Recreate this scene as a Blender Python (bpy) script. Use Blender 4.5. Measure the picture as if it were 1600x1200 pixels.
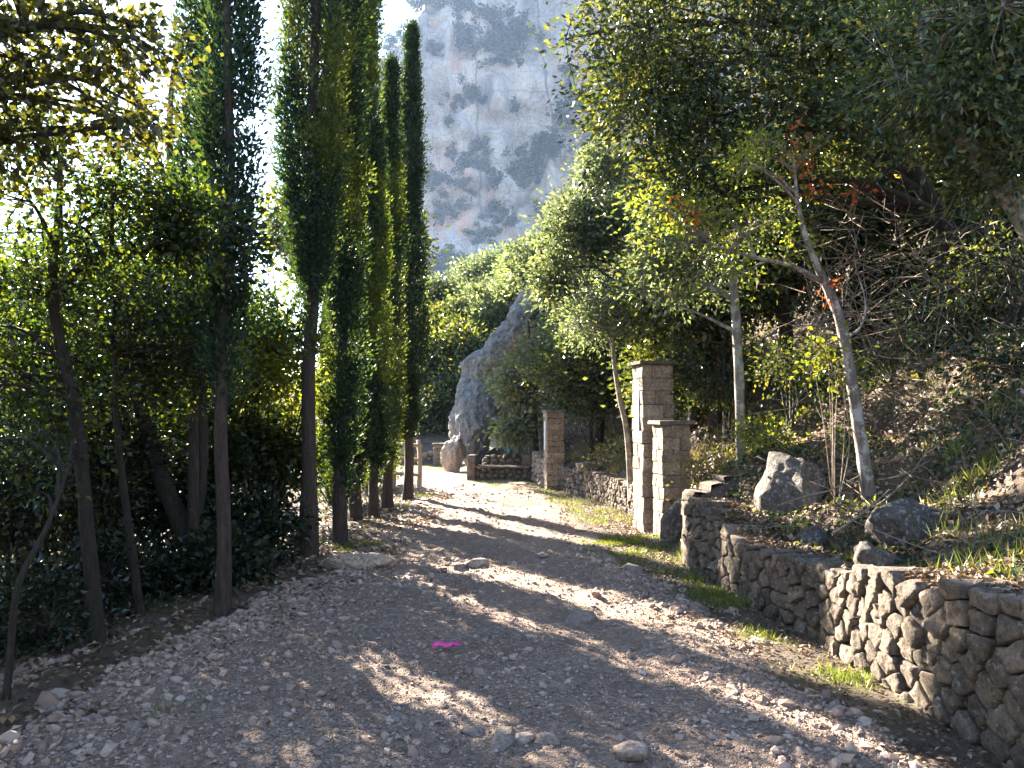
import bpy, bmesh, math, random
import numpy as np
from mathutils import Vector, Matrix

sc = bpy.context.scene
for o in list(bpy.data.objects):
    bpy.data.objects.remove(o)
R = math.radians
rng = np.random.default_rng(7)
random.seed(7)

# ------------------------------------------------------------------ camera, sky, sun, exposure
FPX, CAMZ, PITCH = 1243.0, 1.6, R(2.07)
cam_d = bpy.data.cameras.new('camera'); cam = bpy.data.objects.new('camera', cam_d)
sc.collection.objects.link(cam); sc.camera = cam
cam.location = (0, 0, CAMZ); cam.rotation_euler = (R(90) + PITCH, 0, 0)
cam_d.sensor_width = 36.0; cam_d.lens = FPX / 1600 * 36; cam_d.clip_start = .05; cam_d.clip_end = 2000

SUN_EL, SUN_AZ = R(23.4), R(-35.5)
world = bpy.data.worlds.new('World'); sc.world = world; world.use_nodes = True
wn = world.node_tree
sky = wn.nodes.new('ShaderNodeTexSky'); sky.sky_type = 'NISHITA'; sky.sun_disc = False
sky.sun_elevation = SUN_EL; sky.sun_rotation = SUN_AZ; sky.altitude = 900; sky.air_density = 1.0; sky.dust_density = .25
wn.links.new(sky.outputs[0], wn.nodes['Background'].inputs[0])
wn.nodes['Background'].inputs[1].default_value = 0.05
sun_d = bpy.data.lights.new('sun', 'SUN'); sun_d.energy = 5.0; sun_d.angle = R(0.53); sun_d.color = (1.0, .9, .74)
sun = bpy.data.objects.new('sun', sun_d); sc.collection.objects.link(sun)
SUNV = Vector((math.sin(SUN_AZ) * math.cos(SUN_EL), math.cos(SUN_AZ) * math.cos(SUN_EL), math.sin(SUN_EL)))
sun.rotation_euler = (-SUNV).to_track_quat('-Z', 'Y').to_euler(); sun.location = (-20, 30, 30)
vs = sc.view_settings
vs.view_transform = 'Standard'; vs.look = 'None'; vs.gamma = 1.0; vs.exposure = 3.65; vs.use_curve_mapping = False
HAZE = 0.0002
sc.cycles.use_denoising = True
sc.cycles.max_bounces = 6; sc.cycles.diffuse_bounces = 3; sc.cycles.glossy_bounces = 2
sc.cycles.transmission_bounces = 3; sc.cycles.volume_bounces = 0; sc.cycles.transparent_max_bounces = 8
sc.cycles.sample_clamp_indirect = 6

# ------------------------------------------------------------------ helpers
COL = sc.collection
def tag(o, label=None, cat=None, group=None, kind=None):
    if label: o['label'] = label
    if cat: o['category'] = cat
    if group: o['group'] = group
    if kind: o['kind'] = kind
    return o
def empty(name, loc, label=None, cat=None, group=None, rz=0.0):
    o = bpy.data.objects.new(name, None); COL.objects.link(o); o.location = loc
    o.rotation_euler = (0, 0, rz); o.empty_display_size = .2
    return tag(o, label, cat, group)
def link(name, me, parent=None):
    o = bpy.data.objects.new(name, me); COL.objects.link(o)
    if parent: o.parent = parent
    return o
def copy_tree(o, parent=None):
    c = o.copy(); COL.objects.link(c); c.parent = parent
    for ch in list(o.children): copy_tree(ch, c)
    return c
class MB:
    """collects vertices and quads / triangles, then links them as one mesh object"""
    def __init__(s): s.V = []; s.Q = []; s.T = []; s.n = 0
    def add(s, V, Q=None, T=None):
        V = np.asarray(V, float)
        if Q is not None and len(Q): s.Q.append(np.asarray(Q) + s.n)
        if T is not None and len(T): s.T.append(np.asarray(T) + s.n)
        s.V.append(V); s.n += len(V)
    def mesh(s, name, mat, smooth=True, origin=None):
        V = np.concatenate(s.V)
        if origin is not None: V = V - np.asarray(origin)
        me = bpy.data.meshes.new(name)
        nq = sum(len(q) for q in s.Q); nt = sum(len(t) for t in s.T)
        idx = []; starts = []
        if nq: idx.append(np.concatenate(s.Q).ravel()); starts.append(np.arange(nq) * 4)
        if nt: idx.append(np.concatenate(s.T).ravel()); starts.append(nq * 4 + np.arange(nt) * 3)
        idx = np.concatenate(idx).astype(np.int32); starts = np.concatenate(starts).astype(np.int32)
        me.vertices.add(len(V)); me.vertices.foreach_set('co', V.astype(np.float32).ravel())
        me.loops.add(len(idx)); me.loops.foreach_set('vertex_index', idx)
        me.polygons.add(len(starts)); me.polygons.foreach_set('loop_start', starts)
        me.update(calc_edges=True)
        me.polygons.foreach_set('use_smooth', np.full(len(starts), smooth))
        me.materials.append(mat)
        return me
    def build(s, name, mat, parent=None, smooth=True, origin=None):
        return link(name, s.mesh(name, mat, smooth, origin), parent)

def at(px, py, Y):
    """world point at depth Y (metres ahead) that the photograph shows at pixel px, py"""
    c, s_ = math.cos(PITCH), math.sin(PITCH)
    x, u = (px - 800) / FPX, (600 - py) / FPX
    f = c - u * s_; up = u * c + s_
    return np.array([x / f * Y, Y, CAMZ + up / f * Y])

def _h(a, b, c):
    h = (a * 374761393 + b * 668265263 + c * 1274126177) & 0xffffffff
    h = ((h ^ (h >> 13)) * 1274126177) & 0xffffffff
    return ((h ^ (h >> 16)) & 0xffff) / 65535.0
def vn(P, f=1.0, seed=0):
    P = np.asarray(P, float) * f + seed * 17.31
    if P.shape[1] == 2: P = np.c_[P, np.zeros(len(P))]
    i = np.floor(P).astype(np.int64); t = P - i; t = t * t * (3 - 2 * t)
    r = 0
    for dx in (0, 1):
        for dy in (0, 1):
            for dz in (0, 1):
                wgt = (t[:, 0] if dx else 1 - t[:, 0]) * (t[:, 1] if dy else 1 - t[:, 1]) * (t[:, 2] if dz else 1 - t[:, 2])
                r = r + wgt * _h(i[:, 0] + dx, i[:, 1] + dy, i[:, 2] + dz)
    return r * 2 - 1
def fbm(P, f=1.0, o=4, seed=0, g=.5):
    r = 0; a = 1.0
    for k in range(o): r = r + a * vn(P, f, seed + k * 3); f *= 2.03; a *= g
    return r
def unit(v): return v / np.maximum(np.linalg.norm(v, axis=-1, keepdims=True), 1e-9)
def rnd(n): return unit(rng.normal(size=(n, 3)))

def smooth_path(P, Rr, k=4):
    P = np.asarray(P, float); Rr = np.asarray(Rr, float)
    if len(P) < 3: k = max(k, 2)
    Q = np.vstack([2 * P[0] - P[1], P, 2 * P[-1] - P[-2]]); out = []; ro = []
    for i in range(len(P) - 1):
        a, b, c, d = Q[i:i + 4]
        for j in range(k):
            t = j / k
            out.append(.5 * (2 * b + (c - a) * t + (2 * a - 5 * b + 4 * c - d) * t * t + (3 * b - a - 3 * c + d) * t ** 3))
            ro.append(Rr[i] * (1 - t) + Rr[i + 1] * t)
    out.append(P[-1]); ro.append(Rr[-1])
    return np.array(out), np.array(ro)
def tube(mb, P, Rr, sides=8, rough=0.0):
    P = np.asarray(P, float); Rr = np.asarray(Rr, float); n = len(P)
    T = unit(np.gradient(P, axis=0))
    ref = np.array([0, 0, 1.0]) if abs(T[0, 2]) < .8 else np.array([1.0, 0, 0])
    A = unit(np.cross(T, ref)); B = np.cross(T, A)
    th = np.arange(sides) / sides * 2 * math.pi
    rr = Rr[:, None] * np.ones(sides)
    if rough: rr = rr * (1 + rough * rng.normal(size=rr.shape))
    V = P[:, None] + rr[..., None] * (np.cos(th)[None, :, None] * A[:, None] + np.sin(th)[None, :, None] * B[:, None])
    V = V.reshape(-1, 3)
    i, j = np.meshgrid(np.arange(n - 1), np.arange(sides), indexing='ij'); j2 = (j + 1) % sides
    Q = np.stack([i * sides + j, i * sides + j2, (i + 1) * sides + j2, (i + 1) * sides + j], -1).reshape(-1, 4)
    Tt = []
    for base in (0, (n - 1) * sides):
        for k in range(1, sides - 1): Tt.append((base, base + k, base + k + 1))
    mb.add(V, Q, Tt)
def leaves(mb, C, D, L, W, fold=.25, N=None):
    """one folded diamond per leaf, base at C along D"""
    n = len(C); D = unit(D)
    N = rnd(n) if N is None else N
    S = unit(np.cross(D, N)); U = np.cross(S, D)
    L = np.broadcast_to(L, (n,))[:, None]; W = np.broadcast_to(W, (n,))[:, None]
    V = np.stack([C, C + D * L * .45 + S * W * .5 + U * W * fold, C + D * L, C + D * L * .45 - S * W * .5 + U * W * fold], 1).reshape(-1, 3)
    mb.add(V, np.arange(4 * n).reshape(n, 4))

# ------------------------------------------------------------------ materials
def mat(name):
    m = bpy.data.materials.new(name); m.use_nodes = True
    nt = m.node_tree; return m, nt, nt.nodes['Principled BSDF'], nt.nodes['Material Output']
def nd(nt, t, **k):
    n = nt.nodes.new(t)
    for a, v in k.items(): setattr(n, a, v)
    return n
def noise(nt, scale, detail=6, rough=.6, vec=None):
    n = nd(nt, 'ShaderNodeTexNoise'); n.inputs['Scale'].default_value = scale
    n.inputs['Detail'].default_value = detail; n.inputs['Roughness'].default_value = rough
    if vec is not None: nt.links.new(vec, n.inputs['Vector'])
    return n.outputs['Fac']
def ramp(nt, fac, stops, interp='LINEAR'):
    r = nd(nt, 'ShaderNodeValToRGB'); r.color_ramp.interpolation = interp
    e = r.color_ramp.elements
    while len(e) < len(stops): e.new(.5)
    for k, (p, c) in enumerate(stops):
        e[k].position = p; e[k].color = (*c, 1) if not isinstance(c, float) else (c, c, c, 1)
    nt.links.new(fac, r.inputs[0]); return r.outputs[0]
def mix(nt, fac, a, b, mode='MIX'):
    m = nd(nt, 'ShaderNodeMix', data_type='RGBA', blend_type=mode)
    if isinstance(fac, float): m.inputs[0].default_value = fac
    else: nt.links.new(fac, m.inputs[0])
    for s, v in ((6, a), (7, b)):
        if isinstance(v, tuple): m.inputs[s].default_value = (*v, 1)
        else: nt.links.new(v, m.inputs[s])
    return m.outputs[2]
def pos(nt): return nd(nt, 'ShaderNodeNewGeometry').outputs['Position']
def bump(nt, b, h, strength, dist=.02):
    n = nd(nt, 'ShaderNodeBump'); n.inputs['Strength'].default_value = strength; n.inputs['Distance'].default_value = dist
    nt.links.new(h, n.inputs['Height']); nt.links.new(n.outputs[0], b.inputs['Normal'])

def leaf_mat(name, stops, trans=.4, rough=.38, tint=(1.25, 1.2, .6), spec=.5):
    m, nt, b, out = mat(name)
    g = nd(nt, 'ShaderNodeNewGeometry')
    c = ramp(nt, g.outputs['Random Per Island'], stops)
    oi = nd(nt, 'ShaderNodeObjectInfo')
    v = nd(nt, 'ShaderNodeHueSaturation'); nt.links.new(c, v.inputs['Color'])
    mr = nd(nt, 'ShaderNodeMapRange'); mr.inputs[3].default_value = .8; mr.inputs[4].default_value = 1.2
    nt.links.new(oi.outputs['Random'], mr.inputs[0]); nt.links.new(mr.outputs[0], v.inputs['Value'])
    c = v.outputs[0]
    nt.links.new(c, b.inputs['Base Color']); b.inputs['Roughness'].default_value = rough
    b.inputs['Specular IOR Level'].default_value = spec
    t = nd(nt, 'ShaderNodeBsdfTranslucent'); nt.links.new(mix(nt, 1.0, c, tint, 'MULTIPLY'), t.inputs[0])
    ms = nd(nt, 'ShaderNodeMixShader'); ms.inputs[0].default_value = trans
    nt.links.new(b.outputs[0], ms.inputs[1]); nt.links.new(t.outputs[0], ms.inputs[2]); nt.links.new(ms.outputs[0], out.inputs[0])
    return m
M = {}
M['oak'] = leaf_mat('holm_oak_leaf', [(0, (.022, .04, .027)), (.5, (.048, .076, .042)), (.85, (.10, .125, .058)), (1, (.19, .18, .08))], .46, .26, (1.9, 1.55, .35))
M['oak_shaded'] = leaf_mat('shaded_oak_leaf', [(0, (.008, .017, .011)), (.5, (.017, .031, .019)), (.85, (.04, .056, .03)), (1, (.09, .09, .04))], .36, .26)  # darker copy of the oak leaf, woodland shade put into its colour
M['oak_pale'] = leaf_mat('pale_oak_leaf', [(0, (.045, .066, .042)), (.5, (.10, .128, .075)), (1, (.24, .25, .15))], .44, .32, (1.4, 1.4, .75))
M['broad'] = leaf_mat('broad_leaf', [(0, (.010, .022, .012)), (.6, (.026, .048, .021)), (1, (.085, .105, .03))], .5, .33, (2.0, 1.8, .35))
M['near'] = leaf_mat('overhanging_leaf', [(0, (.03, .033, .018)), (.6, (.055, .062, .02)), (1, (.14, .14, .03))], .4, .4, (1.5, 1.4, .5))
M['rust'] = leaf_mat('autumn_leaf', [(0, (.12, .07, .03)), (.5, (.2, .11, .05)), (1, (.32, .2, .09))], .4, .45, (1.4, 1.0, .5))
M['red'] = leaf_mat('red_leaf', [(0, (.35, .06, .02)), (1, (.55, .17, .03))], .5, .4, (1.5, .9, .5))
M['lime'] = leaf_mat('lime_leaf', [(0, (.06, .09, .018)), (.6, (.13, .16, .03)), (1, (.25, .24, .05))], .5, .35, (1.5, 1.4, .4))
M['cyp'] = leaf_mat('cypress_spray', [(0, (.010, .028, .021)), (.6, (.023, .052, .033)), (1, (.065, .096, .04))], .3, .55, (2.0, 1.7, .4), .3)
M['cyp_lime'] = leaf_mat('cypress_sunlit_spray', [(0, (.05, .08, .02)), (.6, (.1, .14, .03)), (1, (.17, .19, .045))], .35, .55, (1.5, 1.4, .5), .3)  # lighter copy of the cypress spray, sunlit yellow-green put into the colour
M['grass'] = leaf_mat('grass_blade', [(0, (.06, .1, .015)), (.6, (.13, .18, .025)), (1, (.26, .25, .06))], .4, .45, (1.3, 1.2, .5))
M['drygrass'] = leaf_mat('dry_grass_blade', [(0, (.12, .09, .04)), (.6, (.22, .17, .08)), (1, (.2, .22, .06))], .35, .5, (1.2, 1.1, .6))
M['litter'] = leaf_mat('fallen_leaf', [(0, (.07, .04, .022)), (.5, (.17, .10, .055)), (.85, (.32, .21, .12)), (1, (.5, .4, .31))], .15, .6, (1.2, 1, .7))
M['cliffleaf'] = leaf_mat('cliff_shrub_leaf', [(0, (.02, .035, .015)), (1, (.06, .08, .03))], .25, .5)

def bark_mat(name, c0, c1, streak=9.0, lich=None):
    m, nt, b, out = mat(name)
    p = pos(nt)
    mp = nd(nt, 'ShaderNodeMapping'); mp.inputs['Scale'].default_value = (1, 1, .18); nt.links.new(p, mp.inputs[0])
    f = noise(nt, streak * 5, 5, .65, mp.outputs[0])
    c = ramp(nt, f, [(.3, c0), (.7, c1)])
    if lich:
        c = mix(nt, ramp(nt, noise(nt, 9, 5, .7, p), [(.5, 0.0), (.58, 1.0)]), c, lich)
    nt.links.new(c, b.inputs['Base Color']); b.inputs['Roughness'].default_value = .9
    bump(nt, b, f, .9, .02); return m
M['bark'] = bark_mat('dark_bark', (.012, .01, .008), (.05, .039, .031))
M['bark_cyp'] = bark_mat('cypress_bark', (.018, .013, .011), (.08, .058, .045), 7)
M['bark_pale'] = bark_mat('pale_bark', (.05, .04, .033), (.22, .175, .145), 5, (.33, .285, .25))
M['bark_grey'] = bark_mat('grey_bark', (.10, .08, .065), (.26, .22, .18), 6, (.34, .32, .28))
M['twig'] = bark_mat('dry_twig', (.10, .065, .045), (.32, .25, .19), 5)

def stone_mat(name, a, b_, lich=(.5, .49, .47), moss=(.13, .12, .02), lichamt=.55, mossamt=.0, fine=30, bstr=.8, objrand=.35):
    m, nt, b, out = mat(name); p = pos(nt)
    f = noise(nt, 6, 8, .68, p); f2 = noise(nt, fine, 8, .7, p)
    c = ramp(nt, f, [(.3, a), (.7, b_)])
    c = mix(nt, .75, c, ramp(nt, f2, [(.34, (.12, .11, .10)), (.62, (1, .98, .95))]), 'MULTIPLY')
    oi = nd(nt, 'ShaderNodeObjectInfo'); hs = nd(nt, 'ShaderNodeHueSaturation')
    mr = nd(nt, 'ShaderNodeMapRange'); mr.inputs[3].default_value = 1.3 - objrand; mr.inputs[4].default_value = 1.3 + objrand
    nt.links.new(oi.outputs['Random'], mr.inputs[0]); nt.links.new(mr.outputs[0], hs.inputs['Value']); nt.links.new(c, hs.inputs['Color'])
    c = hs.outputs[0]
    c = mix(nt, ramp(nt, noise(nt, 22, 6, .75, p), [(lichamt, 0.0), (lichamt + .06, .85)]), c, lich)
    if mossamt:
        c = mix(nt, ramp(nt, noise(nt, 5, 6, .7, p), [(mossamt, 0.0), (mossamt + .1, .9)]), c, moss)
    nt.links.new(c, b.inputs['Base Color']); b.inputs['Roughness'].default_value = .92
    h = nd(nt, 'ShaderNodeMath', operation='ADD'); nt.links.new(f, h.inputs[0]); nt.links.new(f2, h.inputs[1])
    bump(nt, b, h.outputs[0], bstr, .035); return m
M['stone'] = stone_mat('rubble_stone', (.075, .055, .042), (.23, .175, .13), lich=(.36, .34, .32), lichamt=.58, mossamt=.62, bstr=1.0, objrand=.5)
M['block'] = stone_mat('pillar_block', (.2, .145, .105), (.4, .31, .235), lich=(.42, .38, .33), lichamt=.6, mossamt=.7, bstr=.9, objrand=.3)
M['mortar'] = stone_mat('earth_mortar', (.05, .037, .028), (.13, .097, .07), lichamt=.8, bstr=.6)
M['boulder'] = stone_mat('boulder_rock', (.085, .085, .088), (.21, .207, .205), lich=(.34, .34, .34), lichamt=.58, mossamt=0, fine=7, bstr=1.0)
M['shaded_rock'] = stone_mat('shaded_bank_rock', (.05, .04, .034), (.15, .12, .10), lich=(.3, .29, .28), lichamt=.54, mossamt=.6, bstr=1.0)  # bank rock with canopy shade put into its dark tone
M['tan'] = stone_mat('tan_rock', (.30, .22, .16), (.46, .36, .28), lichamt=.66, bstr=.8)
M['grey'] = stone_mat('grey_concrete', (.28, .30, .31), (.42, .45, .46), lichamt=.8, bstr=.2)
M['pebble'] = None

def pebble_mat():
    m, nt, b, out = mat('pebble'); g = nd(nt, 'ShaderNodeNewGeometry')
    c = ramp(nt, g.outputs['Random Per Island'], [(0, (.2, .132, .1)), (.3, (.32, .22, .168)), (.7, (.4, .29, .23)), (.95, (.44, .335, .275)), (1, (.48, .4, .35))])
    c = mix(nt, .5, c, ramp(nt, noise(nt, 60, 4, .7, g.outputs['Position']), [(.3, (.6, .56, .53)), (.7, (1, 1, 1))]), 'MULTIPLY')
    nt.links.new(c, b.inputs['Base Color']); b.inputs['Roughness'].default_value = .85
    return m
M['pebble'] = pebble_mat()
M['cobble'] = stone_mat('loose_stone', (.17, .125, .10), (.33, .27, .235), lichamt=.72, fine=45, bstr=.4, objrand=.25)

def ground_mat():
    m, nt, b, out = mat('soil'); p = pos(nt)
    f = noise(nt, 2.2, 7, .65, p); f2 = noise(nt, 45, 5, .75, p)
    c = ramp(nt, f, [(.3, (.055, .042, .032)), (.5, (.12, .088, .062)), (.72, (.2, .15, .105))])
    c = mix(nt, .6, c, ramp(nt, f2, [(.3, (.3, .26, .22)), (.7, (1.2, 1.1, 1))]), 'MULTIPLY')
    c = mix(nt, ramp(nt, noise(nt, 1.1, 5, .7, p), [(.52, 0.0), (.62, .7)]), c, (.07, .085, .02))
    nt.links.new(c, b.inputs['Base Color']); b.inputs['Roughness'].default_value = .95
    bump(nt, b, f2, .8, .04); return m
M['soil'] = ground_mat()
def road_mat():
    m, nt, b, out = mat('gravel'); p = pos(nt)
    f = noise(nt, 1.6, 6, .6, p); f2 = noise(nt, 70, 6, .8, p)
    v = nd(nt, 'ShaderNodeTexVoronoi'); v.inputs['Scale'].default_value = 42; nt.links.new(p, v.inputs['Vector'])
    v2 = nd(nt, 'ShaderNodeTexVoronoi'); v2.inputs['Scale'].default_value = 95; nt.links.new(p, v2.inputs['Vector'])
    c = ramp(nt, f, [(.3, (.41, .285, .215)), (.7, (.54, .405, .32))])
    sep = nd(nt, 'ShaderNodeSeparateColor'); nt.links.new(v.outputs['Color'], sep.inputs[0])
    c = mix(nt, .65, c, ramp(nt, sep.outputs[0], [(0, (.42, .4, .39)), (.6, (.95, .9, .88)), (1, (1.45, 1.4, 1.38))]), 'MULTIPLY')
    c = mix(nt, .5, c, ramp(nt, f2, [(.3, (.45, .42, .4)), (.7, (1.1, 1.1, 1.1))]), 'MULTIPLY')
    nt.links.new(c, b.inputs['Base Color']); b.inputs['Roughness'].default_value = .9
    h = nd(nt, 'ShaderNodeMath', operation='ADD'); nt.links.new(v.outputs['Distance'], h.inputs[0]); nt.links.new(v2.outputs['Distance'], h.inputs[1])
    h2 = nd(nt, 'ShaderNodeMath', operation='MULTIPLY_ADD'); nt.links.new(h.outputs[0], h2.inputs[0]); h2.inputs[1].default_value = -1.0; nt.links.new(f2, h2.inputs[2])
    bump(nt, b, h2.outputs[0], 1.0, .035); return m
M['road'] = road_mat()
def cliff_mat():
    m, nt, b, out = mat('cliff_rock'); p0 = pos(nt); kp = nd(nt, 'ShaderNodeMapping'); kp.inputs['Scale'].default_value = (1 / 2.6,) * 3; nt.links.new(p0, kp.inputs[0]); p = kp.outputs[0]
    mp = nd(nt, 'ShaderNodeMapping'); mp.inputs['Scale'].default_value = (1, 1, .35); nt.links.new(p, mp.inputs[0])
    f = noise(nt, .12, 9, .65, mp.outputs[0]); f2 = noise(nt, .9, 8, .75, p)
    c = ramp(nt, f, [(.3, (.26, .24, .235)), (.55, (.43, .40, .38)), (.75, (.54, .51, .48))])
    c = mix(nt, .8, c, ramp(nt, noise(nt, 2.6, 6, .8, p), [(.36, (.42, .41, .41)), (.52, (1, 1, 1))]), 'MULTIPLY')
    om = nd(nt, 'ShaderNodeMapping'); om.inputs['Scale'].default_value = (1, 1, .6); om.inputs['Location'].default_value = (4, 0, 9); nt.links.new(p, om.inputs[0])
    c = mix(nt, ramp(nt, noise(nt, .075, 5, .6, om.outputs[0]), [(.5, 0.0), (.6, .8)]), c, (.5, .3, .22))
    c = mix(nt, .6, c, ramp(nt, f2, [(.3, (.5, .49, .48)), (.55, (1, 1, 1))]), 'MULTIPLY')
    wv = nd(nt, 'ShaderNodeTexNoise'); wv.inputs['Scale'].default_value = .18; wv.inputs['Detail'].default_value = 5; nt.links.new(p, wv.inputs['Vector'])
    for scl, zst, wd, dk in ((.06, .3, .02, .4), (.2, .2, .025, .72), (.09, 3.6, .025, .6)):
        am = nd(nt, 'ShaderNodeVectorMath', operation='MULTIPLY_ADD'); nt.links.new(wv.outputs['Color'], am.inputs[0]); am.inputs[1].default_value = (2.4, 2.4, 2.4); nt.links.new(p, am.inputs[2])
        mm = nd(nt, 'ShaderNodeMapping'); mm.inputs['Scale'].default_value = (1, .4, zst); nt.links.new(am.outputs[0], mm.inputs[0])
        vr = nd(nt, 'ShaderNodeTexVoronoi', feature='DISTANCE_TO_EDGE'); vr.inputs['Scale'].default_value = scl; nt.links.new(mm.outputs[0], vr.inputs['Vector'])
        c = mix(nt, 1.0, c, ramp(nt, vr.outputs['Distance'], [(0, (dk, dk, dk)), (wd, (1, 1, 1))]), 'MULTIPLY')  # cracks darkened in the rock colour where crevice shading is weak
    mp2 = nd(nt, 'ShaderNodeMapping'); mp2.inputs['Scale'].default_value = (1, 1, .06); nt.links.new(p, mp2.inputs[0])
    c = mix(nt, ramp(nt, noise(nt, .5, 6, .7, mp2.outputs[0]), [(.56, 0.0), (.64, .55)]), c, (.13, .125, .13))
    nt.links.new(c, b.inputs['Base Color']); b.inputs['Roughness'].default_value = .95
    h = nd(nt, 'ShaderNodeMath', operation='ADD'); nt.links.new(f, h.inputs[0]); nt.links.new(f2, h.inputs[1])
    bump(nt, b, h.outputs[0], .8, .5); return m
M['cliff'] = cliff_mat()
def plain(name, c, rough=.6, metal=0.0):
    m, nt, b, out = mat(name); p = pos(nt)
    col = mix(nt, .5, c, ramp(nt, noise(nt, 25, 6, .7, p), [(.3, (.55, .55, .55)), (.7, (1.1, 1.1, 1.1))]), 'MULTIPLY')
    nt.links.new(col, b.inputs['Base Color']); b.inputs['Roughness'].default_value = rough; b.inputs['Metallic'].default_value = metal
    return m
M['pink'] = plain('pink_plastic', (.8, .05, .3), .35)
M['iron'] = plain('blue_iron', (.05, .13, .17), .5)
M['plank'] = plain('weathered_wood', (.22, .2, .18), .85)
M['wood'] = plain('rustic_wood', (.4, .3, .2), .85)
M['tile'] = plain('glazed_tile', (.62, .66, .72), .3)

# ------------------------------------------------------------------ terrain
YW = [-8, 2.0, 4.6, 5.76, 6.75, 8.3, 9.6, 10.7, 12.4, 14.5, 16.6, 18.6, 19.4, 22, 25, 27, 400]
XW = [2.6, 2.36, 2.19, 2.12, 1.98, 1.8, 1.85, 1.95, 1.92, 1.6, 1.15, .55, -.2, -1.6, -2.1, -2.1, -2.1]
YL = [-8, 2, 4.5, 6.2, 8.5, 12, 14.7, 18, 20, 23, 26, 40, 400]
XL = [-3.1, -3.0, -2.88, -2.35, -2.0, -1.85, -1.8, -2.3, -4, -12, -40, -80, -80]
DXC = np.array([-9, 0.0, .10, .28, .6, 1.0, 1.5, 2, 3, 5, 10, 20, 40, 400.])
YR = np.array([-8, 2, 4.6, 5.5, 6.9, 7.7, 8.4, 9.5, 11, 14, 17, 19, 21, 25, 40, 400.])
TB = np.array([
 [0, 0, .0, .9, .94, 1.0, 1.25, 1.6, 2.3, 3.6, 7, 13, 22, 60],
 [0, 0, .0, .84, .9, .98, 1.2, 1.6, 2.3, 3.6, 7, 13, 22, 60],
 [0, 0, .0, .64, .72, .82, 1.0, 1.5, 2.3, 3.6, 7, 13, 22, 60],
 [0, 0, .0, .46, .48, .76, 1.0, 1.6, 2.4, 3.6, 7, 13, 22, 60],
 [0, 0, .0, .46, .5, .8, .98, 1.55, 2.5, 3.8, 7, 13, 22, 60],
 [0, 0, .0, .56, .66, .85, 1.1, 1.5, 2.5, 3.9, 7, 13, 22, 60],
 [0, 0, .0, .74, 1.05, 1.2, 1.4, 1.7, 2.5, 4, 7.5, 13, 22, 60],
 [0, 0, .05, .3, .9, 1.3, 1.55, 1.8, 2.6, 4, 7.5, 14, 23, 60],
 [0, 0, .05, .2, .5, .85, 1.35, 1.8, 2.6, 4, 8, 14, 23, 60],
 [0, 0, .0, .5, .78, 1.2, 1.6, 2.0, 2.7, 4, 8, 14, 24, 60],
 [0, 0, .0, .45, .62, .9, 1.3, 1.7, 2.6, 4, 8, 15, 25, 60],
 [0, 0, .0, .4, .5, .6, .8, 1.2, 2.2, 4, 8, 15, 25, 60],
 [0, 0, .0, .1, .2, .4, .7, 1.1, 2.0, 3.8, 8, 15, 26, 60],
 [0, 0, .0, .1, .2, .4, .7, 1.1, 2.0, 3.8, 8, 16, 26, 60],
 [0, 0, .0, .1, .2, .4, .7, 1.1, 2.0, 3.8, 8, 16, 26, 60],
 [0, 0, .0, .1, .2, .4, .7, 1.1, 2.0, 3.8, 8, 16, 26, 60.]])
def H(x, y, rough=True):
    x = np.asarray(x, float); y = np.asarray(y, float)
    dx = np.clip(x - np.interp(y, YW, XW), -9, 399.); y = np.clip(y, -8, 399.)
    j = np.clip(np.searchsorted(YR, y) - 1, 0, len(YR) - 2); t = np.clip((y - YR[j]) / (YR[j + 1] - YR[j]), 0, 1)
    i = np.clip(np.searchsorted(DXC, dx) - 1, 0, len(DXC) - 2); s = np.clip((dx - DXC[i]) / (DXC[i + 1] - DXC[i]), 0, 1)
    z = (TB[j, i] * (1 - s) + TB[j, i + 1] * s) * (1 - t) + (TB[j + 1, i] * (1 - s) + TB[j + 1, i + 1] * s) * t
    d = np.interp(y, YL, XL) - .5 - x
    z = z - np.interp(d, [0, 1, 3, 8, 30, 100, 400], [0, .08, .4, 1.6, 8, 18, 30])
    back = np.interp(y - 25.2, [0, .35, 5, 30, 60, 100, 130], [0, .4, 1.2, 5, 6, -3, -6])
    z = z + back * np.clip((x + 40) / 30, 0, 1)
    if rough:
        P = np.c_[x.ravel(), y.ravel()]
        bank = np.clip(np.maximum(dx - .25, d * .6) * 1.2, 0.06, 1).ravel()
        z = z + (bank * (.10 * fbm(P, 1.7, 4, 1) + .05 * vn(P, 6, 5)) + .012 * vn(P, 3, 8)).reshape(x.shape)
    return z
def h1(x, y): return float(H(np.array([x]), np.array([y]))[0])

def axis(fine, lo, hi, step, grow=1.13):
    a = list(np.arange(fine[0], fine[1] + 1e-6, step)); s = step
    while a[-1] < hi: s *= grow; a.append(min(a[-1] + s, hi))
    s = step
    while a[0] > lo: s *= grow; a.insert(0, max(a[0] - s, lo))
    return np.array(a)
def grid_mesh(name, X, Y, Z, m, kind='structure'):
    ny, nx = X.shape
    mb = MB(); i, j = np.meshgrid(np.arange(ny - 1), np.arange(nx - 1), indexing='ij')
    Q = np.stack([i * nx + j, i * nx + j + 1, (i + 1) * nx + j + 1, (i + 1) * nx + j], -1).reshape(-1, 4)
    mb.add(np.c_[X.ravel(), Y.ravel(), Z.ravel()], Q)
    return tag(mb.build(name, m), kind=kind)
gx = axis((-5, 6.5), -1000, 1000, .105); gy = axis((1.5, 20), -120, 1000, .125)
X, Y = np.meshgrid(gx, gy)

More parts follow.
